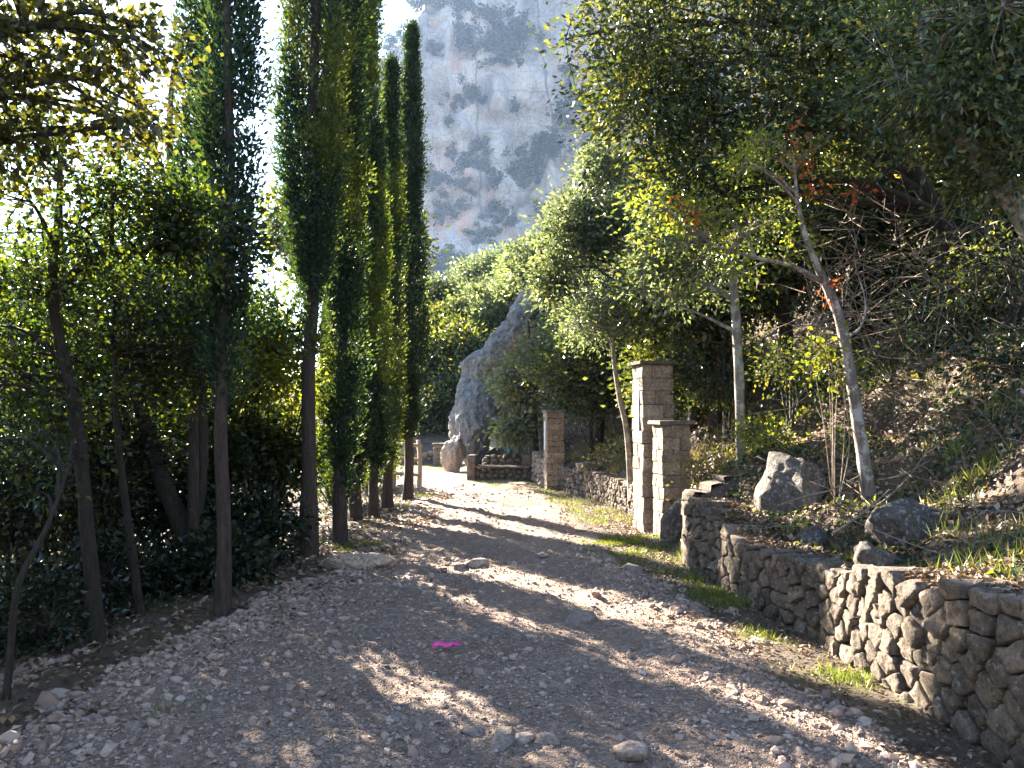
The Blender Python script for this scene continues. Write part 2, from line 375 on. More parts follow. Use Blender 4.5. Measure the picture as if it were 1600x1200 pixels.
# the gravel road, a strip along its centre line
RC = np.array([(-.2, -6, 2.6), (-.3, 1, 2.5), (-.35, 4, 2.35), (-.3, 6, 2.15), (-.35, 8, 1.75), (-.4, 10, 1.5), (-.45, 13, 1.5), (-.75, 16, 1.45), (-1.6, 18.8, 1.6), (-3.4, 21.4, 1.8), (-6.5, 23.0, 1.8), (-11, 24, 1.8), (-20, 24.6, 1.8)])
rc, _ = smooth_path(RC, np.zeros(len(RC)), 14)
tan = unit(np.gradient(rc[:, :2], axis=0)); nor = np.c_[tan[:, 1], -tan[:, 0]]
seg = np.r_[0, np.cumsum(np.linalg.norm(np.diff(rc[:, :2], axis=0), axis=1))]
ss = np.arange(0, seg[-1], .07); cx = np.interp(ss, seg, rc[:, 0]); cy = np.interp(ss, seg, rc[:, 1]); hw = np.interp(ss, seg, rc[:, 2])
nxr = np.interp(ss, seg, nor[:, 0]); nyr = np.interp(ss, seg, nor[:, 1])
vv = np.linspace(-1.12, 1.12, 60)
RX = cx[:, None] + nxr[:, None] * hw[:, None] * vv; RY = cy[:, None] + nyr[:, None] * hw[:, None] * vv
def road_rough(x, y):
    P = np.c_[np.ravel(x), np.ravel(y)]
    return (.022 * fbm(P, 1.1, 3, 21) + .018 * fbm(P, 4, 3, 22) + .012 * vn(P, 13, 23)).reshape(np.shape(x))
edge = 1 - np.clip((np.abs(vv)[None, :] + .10 * fbm(np.c_[RX.ravel(), RY.ravel()], 1.3, 4, 31).reshape(RX.shape) - .86) / .16, 0, 1)
RZ = H(RX, RY, False) * .0 + np.minimum(H(RX, RY, False), .02) + road_rough(RX, RY) + .075 * edge - .05
RZ += -.02 * np.exp(-((np.abs(vv) - .42) / .13) ** 2)[None, :]
grid_mesh('gravel_road', RX, RY, RZ, M['road'])
Zg = H(X, Y); sel = (X > -25) & (X < 4) & (Y > -8) & (Y < 28)
GP = np.c_[X[sel], Y[sel]]; CP = np.c_[cx, cy][::3]; CW = hw[::3]; best = np.full(len(GP), 9.0)
for k in range(len(CP)): best = np.minimum(best, np.hypot(GP[:, 0] - CP[k, 0], GP[:, 1] - CP[k, 1]) / CW[k])
Zg[sel] -= .16 * np.clip((.86 - best) / .1, 0, 1)
grid_mesh('ground', X, Y, Zg, M['soil'])
from mathutils.bvhtree import BVHTree
_rd = bpy.data.objects['gravel_road'].data
BVR = BVHTree.FromPolygons([v.co[:] for v in _rd.vertices], [p.vertices[:] for p in _rd.polygons])
def tops(XY):
    """height of whatever sheet lies on top"""
    z = H(XY[:, 0], XY[:, 1]); dn = Vector((0, 0, -1)); out = z.copy()
    for i in range(len(XY)):
        r = BVR.ray_cast(Vector((XY[i, 0], XY[i, 1], 2)), dn, 4)[0]
        if r: out[i] = max(r.z, z[i] - .16) if r.z > z[i] - .1 else z[i]
    return out
def top(x, y): return float(tops(np.array([[x, y]]))[0])

# ------------------------------------------------------------------ cliff
def cliff():
    xs = np.linspace(-46, 110, 210); zs = np.linspace(-12, 112, 175)
    X, Z = np.meshgrid(xs, zs); P = np.c_[X.ravel(), Z.ravel()]
    d = fbm(np.c_[X.ravel() * 1.0, Z.ravel() * .35], .055, 5, 41) * 9
    d = d - np.abs(fbm(np.c_[X.ravel(), Z.ravel() * .25], .11, 3, 44)) * 5
    led = fbm(np.c_[X.ravel() * .25, Z.ravel()], .16, 4, 47); d = d + np.sign(led) * np.minimum(np.abs(led) * 6, 1.6)
    d = d + fbm(P, .35, 4, 49) * 1.1
    d = d.reshape(X.shape)
    Yc = 150 + .12 * Z - d
    edgex = np.interp(zs, [-12, 20, 45, 62, 70, 76, 82, 112], [-38, -37, -35, -33, -28, -22, -19, -15])[:, None]
    over = np.clip(edgex + .9 * fbm(np.c_[Z.ravel(), Z.ravel() * 0], .2, 3, 52).reshape(X.shape) - X, 0, 99)
    Yc = Yc + over * 5.0 + np.clip(over, 0, 3) ** 2
    KC = 2.6
    o = grid_mesh('cliff', X * KC, Yc * KC, CAMZ + (Z - np.clip(over - 2, 0, 30) * 1.6 - CAMZ) * KC, M['cliff'])
    bv = BVHTree.FromPolygons([v.co[:] for v in o.data.vertices], [p.vertices[:] for p in o.data.polygons])
    # shrubs rooted on ledges
    protos = []
    for k in range(3):
        mb = MB(); C = rng.normal(size=(24, 3)) * np.array([1.05, .5, .6])
        pts = np.repeat(C, 44, 0) + rng.normal(size=(24 * 44, 3)) * .2
        leaves(mb, pts, rnd(len(pts)), .34, .2)
        protos.append(mb.mesh('cliff_shrub_foliage', M['cliffleaf'], False))
    spots = [(760, 25, 2.2), (720, 15, 1.6), (790, 55, 2.3), (760, 70, 2.2), (735, 68, 1.8), (805, 62, 1.6), (690, 75, 1.0), (735, 150, 1.5), (720, 155, 1.2), (750, 158, .9),
             (805, 172, .9), (745, 235, 1.6), (750, 260, 1.7), (765, 285, 1.8), (800, 265, 2.0), (825, 262, 2.0), (850, 235, 1.7), (858, 225, 1.3), (690, 280, 1.6), (715, 288, 1.3),
             (705, 330, 1.4), (770, 320, 1.6), (785, 345, 1.2), (745, 375, 1.5), (715, 410, 2.0), (700, 428, 1.8), (760, 360, 1.2), (890, 110, 1.7), (885, 165, 1.6), (875, 185, 1.2),
             (650, 50, 1.1), (630, 62, 1.2), (610, 70, 1.3), (640, 40, .9), (670, 6, 1.5), (595, 75, 1.5), (700, 190, .7), (820, 240, .9), (710, 240, .8), (735, 300, .9), (780, 95, .7), (845, 330, 1.1), (665, 420, 1.4)]
    for k, (px, py, s) in enumerate(spots):
        dr = Vector(at(px, py, 1.0)) - Vector((0, 0, CAMZ)); h = bv.ray_cast(Vector((0, 0, CAMZ)), dr.normalized())
        if h[0] is None: continue
        o2 = link('cliff_shrub', protos[k % 3]); o2.location = h[0] + Vector((0, -.5, .2)); o2.scale = (s * 1.55 * KC, s * 1.1 * KC, s * 1.15 * KC); o2.rotation_euler = (0, 0, k * 1.1)
        tag(o2, 'dark evergreen shrub rooted on a ledge of the far pale cliff', 'shrub', 'shrubs on the cliff face')
cliff()

# ------------------------------------------------------------------ dry-stone walls
def clip(poly, p, n):
    out = []
    for a, b in zip(poly, poly[1:] + poly[:1]):
        da = (a[0] - p[0]) * n[0] + (a[1] - p[1]) * n[1]; db = (b[0] - p[0]) * n[0] + (b[1] - p[1]) * n[1]
        if da <= 0: out.append(a)
        if (da < 0 < db) or (db < 0 < da):
            t = da / (da - db); out.append((a[0] + (b[0] - a[0]) * t, a[1] + (b[1] - a[1]) * t))
    return out
def stone_wall(name, label, path, heights, cell, m, thick=.3, bulge=.05, seed=1, base=-.12, detail=True, cat='wall', joint=.012):
    r = random.Random(seed); P = np.array(path, float); L = np.r_[0, np.cumsum(np.linalg.norm(np.diff(P, axis=0), axis=1))]
    def fr(u):
        x = np.interp(u, L, P[:, 0]); y = np.interp(u, L, P[:, 1]); e = .05
        tx = np.interp(u + e, L, P[:, 0]) - np.interp(u - e, L, P[:, 0]); ty = np.interp(u + e, L, P[:, 1]) - np.interp(u - e, L, P[:, 1])
        q = math.hypot(tx, ty); return x, y, -ty / q, tx / q
    hh = lambda u: float(np.interp(u, L, heights))
    root = empty(name, (*path[0], 0), label, cat)
    seeds = []; u = 0; row = 0; v = base
    while v < max(heights) + cell:
        rh = cell * r.uniform(.65, .95); u = -cell * r.random()
        while u < L[-1] + cell:
            cw = cell * r.uniform(.75, 1.65); seeds.append((u + cw / 2, v + rh / 2 + r.uniform(-.22, .22) * cell)); u += cw
        v += rh
    for a in seeds:
        if a[0] < 0 or a[0] > L[-1] or a[1] > hh(a[0]) + .02: continue
        poly = [(a[0] - 3, a[1] - 3), (a[0] + 3, a[1] - 3), (a[0] + 3, a[1] + 3), (a[0] - 3, a[1] + 3)]
        for b in seeds:
            if b is a or abs(b[0] - a[0]) > 3 * cell or abs(b[1] - a[1]) > 3 * cell: continue
            poly = clip(poly, ((a[0] + b[0]) / 2, (a[1] + b[1]) / 2), (b[0] - a[0], b[1] - a[1]))
        poly = clip(poly, (0, 0), (-1, 0)); poly = clip(poly, (L[-1], 0), (1, 0))
        poly = clip(poly, (0, hh(a[0]) + r.uniform(-.03, .04)), (0, 1)); poly = clip(poly, (0, base), (0, -1))
        if len(poly) < 3: continue
        Q = np.array(poly); c = Q.mean(0)
        if np.ptp(Q[:, 0]) < .03 or np.ptp(Q[:, 1]) < .03: continue
        if detail:      # split long edges, knock off corners
            q2 = []
            for k in range(len(Q)):
                p0, p1 = Q[k], Q[(k + 1) % len(Q)]; e = np.linalg.norm(p1 - p0)
                if e < .025: q2.append(p0); continue
                pe = np.array([-(p1 - p0)[1], (p1 - p0)[0]])
                for t_ in (.05, .35, .62, .95): q2.append(p0 + (p1 - p0) * t_ + pe * r.uniform(-.045, .045))
            Q = np.array(q2)
        size = math.sqrt(np.ptp(Q[:, 0]) * np.ptp(Q[:, 1])); k = 1 - 2 * joint / max(size, .05)
        off = r.uniform(-.013, .017) if detail else r.uniform(-.4, .6) * bulge
        tx, ty = r.uniform(-.2, .2), r.uniform(-.2, .2)
        lev = ((.85, -thick), (1.0, -bulge * .9), (.995, -bulge * .1), (.945, bulge * .35), (.72, bulge * .5), (.45, bulge * .55), (.2, bulge * .55)) if detail else ((.85, -thick), (1.0, -bulge * .6), (.8, bulge * .5))
        n = len(Q); V = []
        for s, dep in lev:
            for qx, qy in (c + (Q - c) * k * s):
                x, y, nx, ny = fr(min(max(qx, 0), L[-1])); dd = dep + off + (tx * (qx - c[0]) + ty * (qy - c[1])) * (dep > -.1)
                V.append((x + nx * dd, y + ny * dd, qy))
        x, y, nx, ny = fr(c[0]); dd = lev[-1][1] * (1.08 if detail else 1.3) + off; V.append((x + nx * dd, y + ny * dd, c[1]))
        V = np.array(V)
        if detail:
            dn_ = .013 * fbm(V + r.random() * 40, 9, 3, 5) + .012 * fbm(V + r.random() * 40, 26, 3, 6); dn_[:n] = 0; _, _, nx, ny = fr(c[0]); V = V + dn_[:, None] * np.array([nx, ny, .25])
        Qd = [(a_ * n + i, a_ * n + (i + 1) % n, (a_ + 1) * n + (i + 1) % n, (a_ + 1) * n + i) for a_ in range(len(lev) - 1) for i in range(n)]
        Tt = [((len(lev) - 1) * n + i, (len(lev) - 1) * n + (i + 1) % n, len(V) - 1) for i in range(n)]
        mb = MB(); org = V.mean(0); mb.add(V, Qd, Tt); st = mb.build('stone', m, root, True, org)
        st.location = org - np.array([*path[0], 0])
    # the packed earth behind and between the stones
    us = np.arange(0, L[-1] + .05, .12); us = us[us <= L[-1]]; mb = MB(); V = []
    for u in us:
        x, y, nx, ny = fr(u); h = hh(u) - .06 + r.uniform(-.012, .012)
        for dep, z in ((-.042, base), (-.042, h - .03), (-.07, h), (-thick - .04, h), (-thick - .04, base)): V.append((x + nx * dep - path[0][0], y + ny * dep - path[0][1], z))
    n = len(us); Qd = [(i * 5 + k, (i + 1) * 5 + k, (i + 1) * 5 + k + 1, i * 5 + k + 1) for i in range(n - 1) for k in range(4)]
    mb.add(V, Qd, [(0, 1, 2), (0, 2, 3), (0, 3, 4), ((n - 1) * 5, (n - 1) * 5 + 2, (n - 1) * 5 + 1), ((n - 1) * 5, (n - 1) * 5 + 3, (n - 1) * 5 + 2), ((n - 1) * 5, (n - 1) * 5 + 4, (n - 1) * 5 + 3)])
    mb.build('earth_core', M['mortar'], root)
    return root
stone_wall('stone_wall', 'low dry stone retaining wall along the near right edge of the track', [(2.40, 1.7), (2.19, 4.6), (2.12, 5.76), (1.98, 6.75), (1.8, 8.35)], [.98, .68, .5, .5, .76], .155, M['stone'], .34, .026, 3, joint=.008)
stone_wall('stone_wall', 'stone end face where the near retaining wall turns into the bank', [(2.3, 8.52), (1.78, 8.42)][::-1], [.74, 1.0], .17, M['stone'], .25, .04, 13, joint=.006)
stone_wall('stone_wall', 'low mossy stone wall between the two brick pillars', [(1.9, 11.5), (1.85, 12.6), (1.5, 14.6), (1.02, 16.4)], [.5, .5, .52, .5], .13, M['stone'], .26, .04, 5)
stone_wall('stone_wall', 'short stone wall joining the trough to the slim pillar', [(.86, 17.0), (.46, 18.6)], [.5, .72], .15, M['block'], .24, .03, 6, detail=False)
stone_wall('stone_wall', 'far reddish stone wall beside the small square pillar', [(-1.75, 25.05), (-5.5, 25.6), (-9, 26.2)], [.42, .46, .45], .2, M['block'], .24, .03, 7, detail=False)

def rough_block(w, d, h, jit=.008, bev=.012):
    bm = bmesh.new(); bmesh.ops.create_cube(bm, size=1)
    for v in bm.verts: v.co = Vector((v.co.x * w + random.uniform(-jit, jit), v.co.y * d + random.uniform(-jit, jit), v.co.z * h + random.uniform(-jit, jit) * .6))
    bmesh.ops.bevel(bm, geom=list(bm.edges), offset=bev, segments=1, affect='EDGES', profile=.6)
    return bm
def bm_obj(name, bm, m, parent=None, smooth=False):
    me = bpy.data.meshes.new(name); bm.to_mesh(me); bm.free(); me.materials.append(m)
    if smooth:
        for p in me.polygons: p.use_smooth = True
    return link(name, me, parent)
def pillar(label, x, y, z0, w, h, course, rz, m, plaque=False, capo=.05, caph=.055):
    root = empty('stone_pillar', (x, y, z0), label, 'pillar', rz=rz)
    n = max(2, round((h - caph) / course)); ch = (h - caph) / n
    for k in range(n):
        b = random.uniform(.3, .42) * w; a = w - b
        for q in range(4):
            o = bm_obj('block', rough_block(a - .004, b, ch - .003, min(.012, w * .03), .01), m, root)
            sgn = 1 if k % 2 else -1; px, py = sgn * (-(w - a) / 2 + .001 * k % .003), -(w - b) / 2
            o.matrix_local = Matrix.Rotation(q * math.pi / 2, 4, 'Z') @ Matrix.Translation((px + random.uniform(-.004, .004), py + random.uniform(-.006, .006), (k + .5) * ch))
    o = bm_obj('mortar_core', rough_block(w - .03, w - .03, h - caph - .01, 0, .004), M['mortar'], root); o.location = (0, 0, (h - caph) / 2)
    bm = rough_block(w + 2 * capo, w + 2 * capo, caph, .008, .01); o = bm_obj('cap', bm, M['stone'], root); o.location = (0, 0, h - caph / 2)
    if plaque:
        f = bm_obj('plaque', rough_block(.012, w * .42, h * plaque, 0, .003), M['tile'], root); f.location = (-w / 2 - .008, 0, h * .69)
    return root
pillar('tall square stone pillar with a projecting flat cap', 1.93, 10.92, -.06, .44, 2.36, .172, R(10), M['block'], .28)
pillar('shorter stone pillar built against the tall pillar', 2.07, 10.36, .0, .38, 1.5, .165, R(10), M['block'])
pillar('slim medium height stone pillar beside the trough', .88, 16.75, -.05, .37, 1.70, .115, R(8), M['block'], .35, .03, .045)
pillar('small squat far pillar rising from the reddish wall', -2.27, 24.9, -.03, .36, .68, .1, R(6), M['block'], False, .03, .05)

# ------------------------------------------------------------------ rocks
def rock(name, label, loc, dims, seed, m, sub=3, amp=.22, cat='rock', group=None, parent=None, rot=(0, 0, 0), flat=None):
    bm = bmesh.new(); bmesh.ops.create_icosphere(bm, subdivisions=sub, radius=1)
    V = np.array([v.co[:] for v in bm.verts]); rr = np.random.default_rng(seed); Nn = unit(rr.normal(size=(22, 3))); Dd = rr.uniform(.6, .92, 22)
    for nn, dd in zip(Nn, Dd): V = V - np.maximum(V @ nn - dd, 0)[:, None] * nn * .92
    V = V * (1.12 + fbm(V, 1.6, 3, seed) * amp * .45 + fbm(V, 4.5, 4, seed + 9) * amp * .28)[:, None] * np.array(dims)
    for v, c in zip(bm.verts, V): v.co = c
    o = bm_obj(name, bm, m, parent, True); o.location = loc; o.rotation_euler = rot
    return tag(o, label, cat, group)
# leaning boulder
def boulder():
    bm = bmesh.new(); bmesh.ops.create_icosphere(bm, subdivisions=6, radius=1)
    V = np.array([v.co[:] for v in bm.verts]); t = (V[:, 2] + 1) / 2
    z = t * 5.2
    cxl = np.interp(z, [0, .3, .8, 1.5, 2.4, 3.1, 3.8, 4.4, 5.2], [-1.1, -1.35, -1.6, -1.7, -1.55, -1.2, -.7, -.1, .6])
    wid = np.interp(z, [0, .4, .9, 1.6, 2.6, 3.4, 4.5], [.5, .7, 1.05, 1.5, 1.6, 1.4, .9])
    rad = np.maximum(np.hypot(V[:, 0], V[:, 1]), 1e-6); ang = np.arctan2(V[:, 1], V[:, 0]); cap = np.clip(rad / .34, 0, 1)
    x = cxl + wid / 2 + np.cos(ang) * wid / 2 * cap; y = 22.2 + np.sin(ang) * 1.2 * cap * np.interp(z, [0, 1, 4.5], [.6, 1, .6]) + z * .12
    P = np.c_[x, y, z]; d = .24 * fbm(P, .8, 4, 61) + .10 * fbm(P, 2.6, 4, 63) - .12 * np.abs(vn(P, 5, 66)) - .06 * np.abs(vn(P, 11, 68))
    out = unit(np.c_[np.cos(ang), np.sin(ang), (t - .5)]); P = P + out * d[:, None]
    for v, c in zip(bm.verts, P): v.co = c - np.array([-1, 22.2, 0])
    o = bm_obj('boulder', bm, M['boulder'], None, True); o.location = (-1, 22.2, -.05)
    tag(o, 'huge pitted grey boulder leaning over the bend of the track', 'boulder')
boulder()
rock('rock', 'tan upright rock at the foot of the leaning boulder', (-1.6, 21.4, .35), (.3, .3, .6), 5, M['tan'], 5)
rock('rock', 'grey lichened outcrop in the bank behind the near wall', (2.74, 7.75, .78), (.33, .42, .42), 6, M['shaded_rock'], 5, .28)
rock('rock', 'dark boulder sunk in the bank right of the grey outcrop', (3.12, 6.35, .62), (.3, .28, .2), 8, M['shaded_rock'], 5, .25)
rock('rock', 'flat dark rock wedged in the shaded terrace below the pale tree', (2.95, 6.0, .72), (.22, .25, .22), 9, M['shaded_rock'], 5, .25)
rock('rock', 'knobbly loose stone sitting on the near wall top', (2.32, 5.15, .66), (.13, .16, .1), 11, M['shaded_rock'], 4, .3)
rock('rock', 'rounded stone on the terrace edge behind the wall top stone', (2.62, 5.45, .83), (.17, .17, .12), 12, M['shaded_rock'], 5, .25)
rock('rock', 'shaded stone block in the bank above the wall step', (2.55, 6.75, .52), (.16, .2, .14), 14, M['shaded_rock'], 5, .25)
rock('rock', 'dark slanting stone leaning against the shorter pillar foot', (2.02, 9.75, .2), (.2, .22, .42), 16, M['shaded_rock'], 5, .25, rot=(0, .5, 0))
rock('rock', 'earthy rock lump at the left road edge near the first cypress', (-1.58, 8.35, .02), (.36, .24, .15), 17, M['tan'], 5, .28)
rock('rock', 'dark flat stone on the wall between the pillars', (1.45, 15.2, .55), (.28, .3, .12), 18, M['stone'], 3, .25)

def box(name, dims, loc, m, parent=None, rot=(0, 0, 0), bev=.008):
    o = bm_obj(name, rough_block(*dims, 0, bev), m, parent); o.location = loc; o.rotation_euler = rot; return o
# stone trough under the boulder
tr = stone_wall('stone_trough', 'long low stone trough with a ledge below the boulder', [(.42, 18.7), (-.92, 18.95)], [.3, .3], .13, M['stone'], .3, .03, 21, detail=False, cat='trough')
stone_wall('stone_wall', 'back wall of the stone trough catching the sun', [(.42, 19.25), (-.75, 19.5)], [.6, .58], .15, M['stone'], .3, .03, 22, detail=False)
box('ledge', (1.4, .42, .05), (-.67, .2, .325), M['stone'], tr, (0, 0, -.18))
box('end_post', (.2, .34, .66), (-1.36, .27, .27), M['stone'], tr, (0, 0, -.18), .012)
box('end_post', (.24, .5, .66), (-.02, .28, .28), M['stone'], tr, (0, 0, -.18), .012)
gb = box('metal_box', (.22, .2, .26), (-.42, 20.0, .86), M['grey']); tag(gb, 'pale grey box standing behind the trough', 'box')
wp = empty('water_pump', (-.25, 20.6, .5), 'blue iron hand pump with round wheel under the boulder', 'pump')
def torus(name, R_, r_, loc, m, parent, rot):
    mb = MB(); th = np.linspace(0, 2 * math.pi, 25); P = np.c_[np.cos(th) * R_, np.sin(th) * R_, th * 0]; tube(mb, P, np.full(25, r_), 6)
    o = mb.build(name, m, parent); o.location = loc; o.rotation_euler = rot; return o
whl = torus('wheel', .22, .03, (.2, 0, .55), M['iron'], wp, (R(80), 0, .3))
for k in range(3):
    mb = MB(); tube(mb, [(-.2 * math.cos(k * 1.05), -.2 * math.sin(k * 1.05), 0), (.2 * math.cos(k * 1.05), .2 * math.sin(k * 1.05), 0)], [.014, .014], 5)
    o = mb.build('spoke', M['iron'], whl)
mb = MB(); P_, R_ = smooth_path([(.2, .02, -.4), (.18, .02, .55), (.08, 0, .78), (-.12, 0, .92), (-.2, 0, 1.0)], [.07, .07, .06, .05, .045], 5); tube(mb, P_, R_, 8); mb.build('pipe', M['iron'], wp)
fe = empty('plank_fence', (.1, 20.9, .4), 'grey plank fence in the shade behind the trough', 'fence')
for k in range(9):
    o = box('plank', (.105, .03, .62 + random.uniform(-.06, .06)), (k * .125 - .1, 0, .35), M['plank'], fe, (0, random.uniform(-.03, .03), 0), .004)
for z in (.15, .5): box('rail', (1.15, .03, .06), (.4, .035, z), M['plank'], fe, (0, 0, 0), .004)
ls = box('leaning_board', (.16, .05, .95), (.52, 20.1, 1.05), M['plank'], None, (0, R(4), .2)); tag(ls, 'pale weathered board standing upright by the trough', 'board')
# rustic wooden gate behind the last cypress
rg = empty('wooden_fence', (-2.3, 16.6, 0), 'rustic pole fence half hidden behind the last cypress trunk', 'fence')
for x, yy in ((-.75, .0), (-.2, .15), (.32, .3)):
    mb = MB(); P_, R_ = smooth_path([(x, yy, -.15), (x + .03, yy, .5), (x, yy, 1.02)], [.055, .05, .045], 4); tube(mb, P_, R_, 8, .06); mb.build('post', M['wood'], rg)
for z in (.3, .62, .92):
    mb = MB(); P_, R_ = smooth_path([(-.9, -.05, z), (-.2, .1, z + .03), (.4, .25, z - .02)], [.035, .04, .035], 4); tube(mb, P_, R_, 7, .06); mb.build('rail', M['wood'], rg)

# ------------------------------------------------------------------ trees
TREES = {}
def blob_clumps(c, rad, k, thr=-.25, seed=0, shell=.45, freq=1.1):
    out = []
    while len(out) < k:
        n = 400; p = rnd(n) * (rng.random((n, 1)) ** shell)
        q = c + p * np.asarray(rad); ok = vn(q, freq, seed) > thr
        out += list(q[ok]); thr -= .05
    return np.array(out[:k])
def tree(name, label, trunk, radii, blobs, leafm, barkm, L=.055, W=.03, per=55, sig=.16, cat='tree', group=None, limbs=7, thr=-.2, extra=None, stems=None, droop=.15, twig_r=.007, freq=1.1, mat_name='crown', clip_fn=None, sides=9):
    """trunk: world points; blobs: (centre, radii, clumps)"""
    org = np.asarray(trunk[0], float); root = empty(name, org, label, cat, group)
    TP, TR = smooth_path(trunk, radii, 5); mb = MB(); tube(mb, TP, TR, sides, .05)
    for st in stems or []:
        a, b = smooth_path(st[0], st[1], 5); tube(mb, a, b, 7, .05)
    tk = mb.build('trunk', barkm, root, True, org)
    lb = MB(); cr = MB(); clumps_all = []
    for bi, (c, rad, k) in enumerate(blobs):
        c = np.asarray(c, float); C = blob_clumps(c, rad, k, thr, bi + len(TREES) * 3, freq=freq)
        if clip_fn is not None: C = C[clip_fn(C)]
        if len(C) == 0: continue
        ends = C[rng.permutation(len(C))[:limbs]]; lims = []
        src = [TP] + [smooth_path(s[0], s[1], 5)[0] for s in (stems or [])]; SP = np.concatenate(src)
        for e in ends:
            cand = SP[SP[:, 2] < e[2] + .1] if (SP[:, 2] < e[2] + .1).any() else SP
            cand = cand[len(cand) // 3:] if len(cand) > 6 else cand
            a = cand[np.argmin(np.linalg.norm(cand - e, axis=1) + rng.random(len(cand)) * .5)]; dist = np.linalg.norm(e - a)
            mid = (a + e) / 2 + np.array([0, 0, .12 * dist]) + rng.normal(size=3) * .07 * dist
            r0 = min(radii[-1] * 1.1 + .006, .012 + .012 * dist)
            p, q = smooth_path([a, mid, e], [r0, r0 * .65, .006], 4); tube(lb, p, q, 5); lims.append(p[3:])
        LP = np.concatenate(lims)
        for q in C:
            a = LP[np.argmin(np.linalg.norm(LP - q, axis=1))]
            if np.linalg.norm(a - q) < .05: continue
            m_ = (a + q) / 2 + rng.normal(size=3) * .05; tube(lb, [a, m_, q], [twig_r, twig_r * .75, twig_r * .4], 3)
        clumps_all.append((C, c))
    for C, c in clumps_all:
        n = len(C) * per; sg = np.repeat(sig * rng.uniform(.6, 1.35, len(C)), per)[:, None]
        base = np.repeat(C, per, 0); off = rng.normal(size=(n, 3)) * sg * np.array([1, 1, .7]); pts = base + off
        d = unit(pts - c) * .7 + rnd(n) + unit(off) * .6 + np.array([0, 0, -droop])
        l = L * rng.uniform(.6, 1.3, n); leaves(cr, pts, d, l, l * W / L)
    tag(lb.build('branches', barkm, tk, True, org), kind='stuff')
    if cr.n: cr.build(mat_name, leafm, root, False, org)
    if extra: extra(root, org, clumps_all)
    TREES[label] = root
    return root
def cypress(label, base, ht, rad, z0, lean=(0, 0), dens=1.0, m='cyp', m2=None, tr=.1, gap=None, low=.0, seed=1, skirt=.8):
    base = np.asarray(base, float); org = base; root = empty('cypress_tree', org, label, 'tree', 'cypresses lining the left of the track')
    zs = np.linspace(-.25, ht * .97, 12); tp = np.c_[lean[0] * zs + .02 * np.sin(zs * 2.1 + seed), lean[1] * zs + .02 * np.cos(zs * 1.7 + seed), zs]; rr = tr * np.interp(zs, [-.25, 0, .4, ht], [1.5, 1.25, 1.0, .12])
    P, Q = smooth_path(tp, rr, 3); mb = MB(); tube(mb, P, Q, 12, .07); tk = mb.build('trunk', M['bark_cyp'], root, True)
    br = MB(); fo = MB(); fo2 = MB()
    prof = lambda z: rad * np.interp((z - z0) / (ht - z0), [0, .08, .22, .45, .7, .88, 1], [.35, .75, 1.0, .9, .62, .3, .01]) * np.interp(z, [.9, 1.7, 2.4], [skirt, skirt, 1.0])
    npl = int(dens * 116 * (ht - z0) * (rad / .35))
    z = z0 + (ht - z0) * rng.random(npl); th = rng.random(npl) * 2 * math.pi
    if gap is not None:
        dlt = np.abs((th - gap + math.pi) % (2 * math.pi) - math.pi); keep = (dlt > .6) | (rng.random(npl) < .1 + .3 * (vn(np.c_[z, z * 0], 1.3, seed) > .1)); z = z[keep]; th = th[keep]
    if low > 0:
        k = int(40 * low); z = np.r_[z, z0 - rng.random(k) * low]; th = np.r_[th, rng.random(k) * 2 * math.pi]
    pr = prof(np.maximum(z, z0)) * (1 + .12 * np.abs(rng.normal(size=len(z))) + .42 * vn(np.c_[np.cos(th) * 1.5, np.sin(th) * 1.5, z * 1.1], 1.0, seed) + .3 * vn(np.c_[np.cos(th) * 3, np.sin(th) * 3, z * 3.6], 1.0, seed + 7))
    rr = pr * (.35 + .65 * rng.random(len(z)) ** .6)
    cxy = np.c_[lean[0] * z, lean[1] * z]; B = np.c_[cxy[:, 0] + np.cos(th) * rr, cxy[:, 1] + np.sin(th) * rr, z]
    nsp = 42
    outv = np.c_[np.cos(th), np.sin(th), np.zeros(len(th))]; ax = unit(outv * .17 + np.array([0, 0, 1.0]) + rng.normal(size=(len(z), 3)) * .13)
    ln = rng.uniform(.2, .46, len(z)) * np.interp((z - z0) / (ht - z0), [.75, 1], [1, .55])
    t = rng.random((len(z), nsp)); wdt = .038 * np.sin(np.clip(t, .04, 1) * 2.7) + .008
    pts = B[:, None] + ax[:, None] * (t * ln[:, None])[..., None] + rng.normal(size=(len(z), nsp, 3)) * wdt[..., None]
    d = ax[:, None] * .9 + unit(pts - (B[:, None] + ax[:, None] * (t * ln[:, None])[..., None])) * .8 + rng.normal(size=pts.shape) * .25
    lime = (vn(np.c_[B[:, 0] * 2, B[:, 1] * 2, B[:, 2]], 1.0, seed + 4) > .12) if m2 else np.zeros(len(z), bool)
    for f, sel in ((fo, ~lime), (fo2, lime)):
        if not sel.any(): continue
        p = pts[sel].reshape(-1, 3); L = rng.uniform(.036, .077, len(p)); leaves(f, p, d[sel].reshape(-1, 3), L, L * .42, .3)
    for k in rng.permutation(len(z))[:int(len(z) * .22)]:
        zb = max(z[k] - rr[k] * 1.6, .5); a = np.array([lean[0] * zb, lean[1] * zb, zb]); tube(br, [a, (a + B[k]) / 2 + np.array([0, 0, -.02]), B[k]], [.012, .008, .005], 4)
    tag(br.build('branches', M['bark_cyp'], tk, True), kind='stuff'); fo.build('crown', M[m], root, False)
    if fo2.n: fo2.build('crown', M[m2], root, False)
    return root
def g(px, py): return at(px, py, 1.6 * FPX / (py - 645)) * np.array([1, 1, 0])
def seat(p): return np.array([p[0], p[1], h1(p[0], p[1])])
cypress('nearest tall cypress with a thick bare lower trunk', seat(g(481, 868)), 12.5, .33, 3.0, (.004, .0), 2.2, 'cyp', 'cyp_lime', .084, -math.pi / 2, .9, 1)
